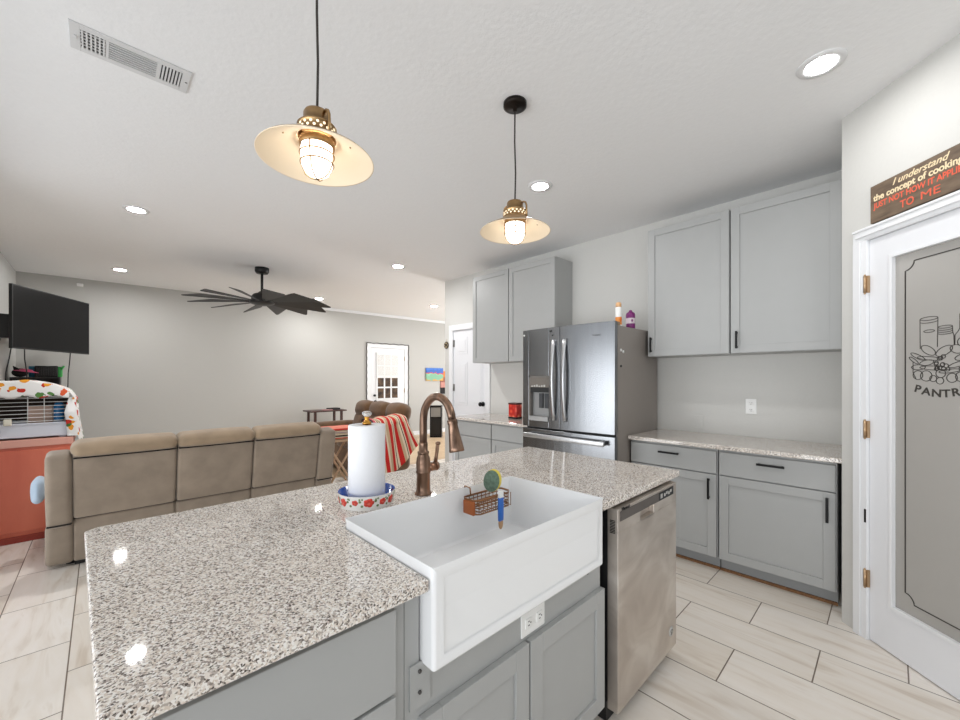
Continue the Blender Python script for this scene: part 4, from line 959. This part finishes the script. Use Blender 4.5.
m = MB(); m.box(-.24, .24, -.18, .18, .625, .648); m.build('tabletop', PALEW, tr, bevel=.003)
for y in (-.16, .16):
    for s in (-1, 1):
        m = MB(); m.tube([(-.2 * s, y + .012 * s, .0), (.17 * s, y + .012 * s, .625)], .014, 8); m.build('leg', PALEW, tr)
def fold_f(u, v): return (2.10 - .2 + .4 * u, 4.72 - .168 + .0 * v + (.16 - .16 * math.cos(v * math.pi)) * 1.0, .660 + .13 * math.sin(min(1, v * 4) * math.pi / 2) * (1 if v < .75 else max(0, (1 - v) * 4)) + .006 * math.sin(u * 14))
m = MB()
for k in range(4):
    z = .6665 + k * .034
    m.rbox((2.10, 4.72, z + .002), (.42 - .012 * k, .32, .033), .014, 4, Matrix.Rotation(R(-8 + k), 4, 'Z'))
FS = NT('folded_stripe'); g = FS.n('ShaderNodeNewGeometry'); s_ = FS.n('ShaderNodeSeparateXYZ'); FS.l(g.outputs['Position'], s_.inputs[0])
mr = FS.n('ShaderNodeMapRange'); mr.inputs[1].default_value = .65; mr.inputs[2].default_value = .81; FS.l(s_.outputs[2], mr.inputs[0])
FS.l(FS.ramp(mr.outputs[0], stripe_stops([(SAND, 1), (RED, .8), (CRM, 1), (BLKC, 1.2), (CRM, 2), (lin((176, 150, 160)), .8), (CRM, 1.5), (RED, 1.5), (lin((226, 130, 110)), .8), (SAND, 1.4)]), 'CONSTANT'), FS.b.inputs['Base Color']); FS.set(Roughness=.95)
tag(m.build('folded_blanket', FS.m), 'folded striped blanket lying on the tray table', 'blanket')
# side table by the far wall
DKW = simple('dark_red_wood', (70, 42, 36), .4)
sd = thing('side_table', 'small dark wooden side table against the far wall behind the sofa', 'table', (3.20, 7.78, 0))
m = MB(); m.box(-.34, .36, -.22, .22, .735, .76); m.build('tabletop', DKW, sd, bevel=.003)
for x in (-.25, .27):
    for y in (-.17, .17): m = MB(); m.box(x - .02, x + .02, y - .02, y + .02, 0, .735); m.build('leg', DKW, sd)
tag((lambda mm: (mm.rbox((3.36, 7.74, .779), (.22, .16, .036), .006), mm.build('book', simple('black_book', (32, 28, 30), .5)))[1])(MB()), 'dark book lying on the right of the side table', 'book')
tag((lambda mm: (mm.rbox((3.20, 7.66, .768), (.18, .12, .014), .004), mm.build('notebook', simple('pinkish_book', (186, 140, 138), .6)))[1])(MB()), 'pinkish notebook lying on the middle of the side table', 'book')
# picture on the far wall and things beside it
PIC = NT('child_painting'); c_ = PIC.coord(); sx = PIC.n('ShaderNodeSeparateXYZ'); PIC.l(c_, sx.inputs[0])
w_ = PIC.n('ShaderNodeTexNoise'); w_.inputs['Scale'].default_value = 9; PIC.l(c_, w_.inputs['Vector'])
ad = PIC.n('ShaderNodeMath', operation='MULTIPLY_ADD'); ad.inputs[1].default_value = .22; PIC.l(w_.outputs[0], ad.inputs[0]); PIC.l(sx.outputs[2], ad.inputs[2])
PIC.l(PIC.ramp(ad.outputs[0], [(.0, lin((206, 150, 60))), (.15, lin((120, 176, 140))), (.25, lin((130, 190, 160))), (.275, lin((196, 40, 48))), (.31, lin((30, 86, 176))), (.40, lin((40, 110, 200)))], 'CONSTANT'), PIC.b.inputs['Base Color'])
m = MB(); m.box(0, .52, -.03, -.001, 0, .32); tag(m.build('canvas_painting', PIC.m, None, (5.84, far_y(5.84) - .002, 1.325), ang), 'small blue and green painted canvas on the far wall right of the door', 'painting')
fp = thing('black_cabinet', 'black framed glass-front cabinet on the floor by the hallway corner', 'cabinet', (5.55, 7.47, 0.004), R(-43.84))
m = MB(); m.box(0, .27, .02, .24, 0, .74); m.build('body', BLK, fp)
m = MB(); m.box(0, .27, 0, .02, .70, .74); m.box(0, .02, 0, .02, 0, .7); m.box(.25, .27, 0, .02, 0, .7); m.box(.02, .25, 0, .02, .46, .48); m.box(.02, .25, 0, .02, 0, .04); m.build('frame', BLACK, fp)
m = MB(); m.box(.02, .25, .008, .016, .48, .70); m.build('glass', simple('grey_glass', (146, 144, 140), .15), fp)
ob = toy('orange_bag', 'orange bag standing right of the black glass-front cabinet', 'bag', lambda m: [m.rbox((5.93, 7.20, .204), (.12, .12, .40), .03, puff=.01)], simple('orange_cloth', (206, 104, 44), .8))
HG = NT('banner_print'); sx = HG.n('ShaderNodeSeparateXYZ'); HG.l(HG.coord(), sx.inputs[0])
HG.l(HG.ramp(sx.outputs[2], [(0, lin((30, 26, 28))), (.16, lin((196, 140, 130))), (.3, lin((150, 96, 80))), (.42, lin((214, 128, 60)))], 'CONSTANT'), HG.b.inputs['Base Color']); HG.set(Roughness=.8)
m = MB(); m.box(0, .28, -.02, -.001, 0, .58); tag(m.build('wall_banner', HG.m, None, (6.29, far_y(6.29) - .002, .99), ang), 'narrow orange and black banner on the far wall at the kitchen corner', 'banner')
m = MB(); m.lathe([(0, .0), (.05, .0), (.055, .006), (.05, .014), (.03, .016), (.028, .012), (0, .012)], (0, 0, 0), 28, Matrix.Rotation(R(90), 4, 'X')); m.mi = 1
m.tube([(0, -.006, .05), (0, -.004, .09)], .003, 6)
for k in range(6): m.ell((.033 * math.cos(k * 1.05), -.014, .033 * math.sin(k * 1.05)), (.009, .005, .009), seg=8)
tag(m.build('round_ornament', [simple('bronze_ornament', (74, 62, 48), .5, .3), simple('pale_bead', (196, 178, 140), .5)], None, (3.779, 4.662, 1.885), R(-90)), 'small round dark ornament hung at the corner of the kitchen wall', 'ornament')
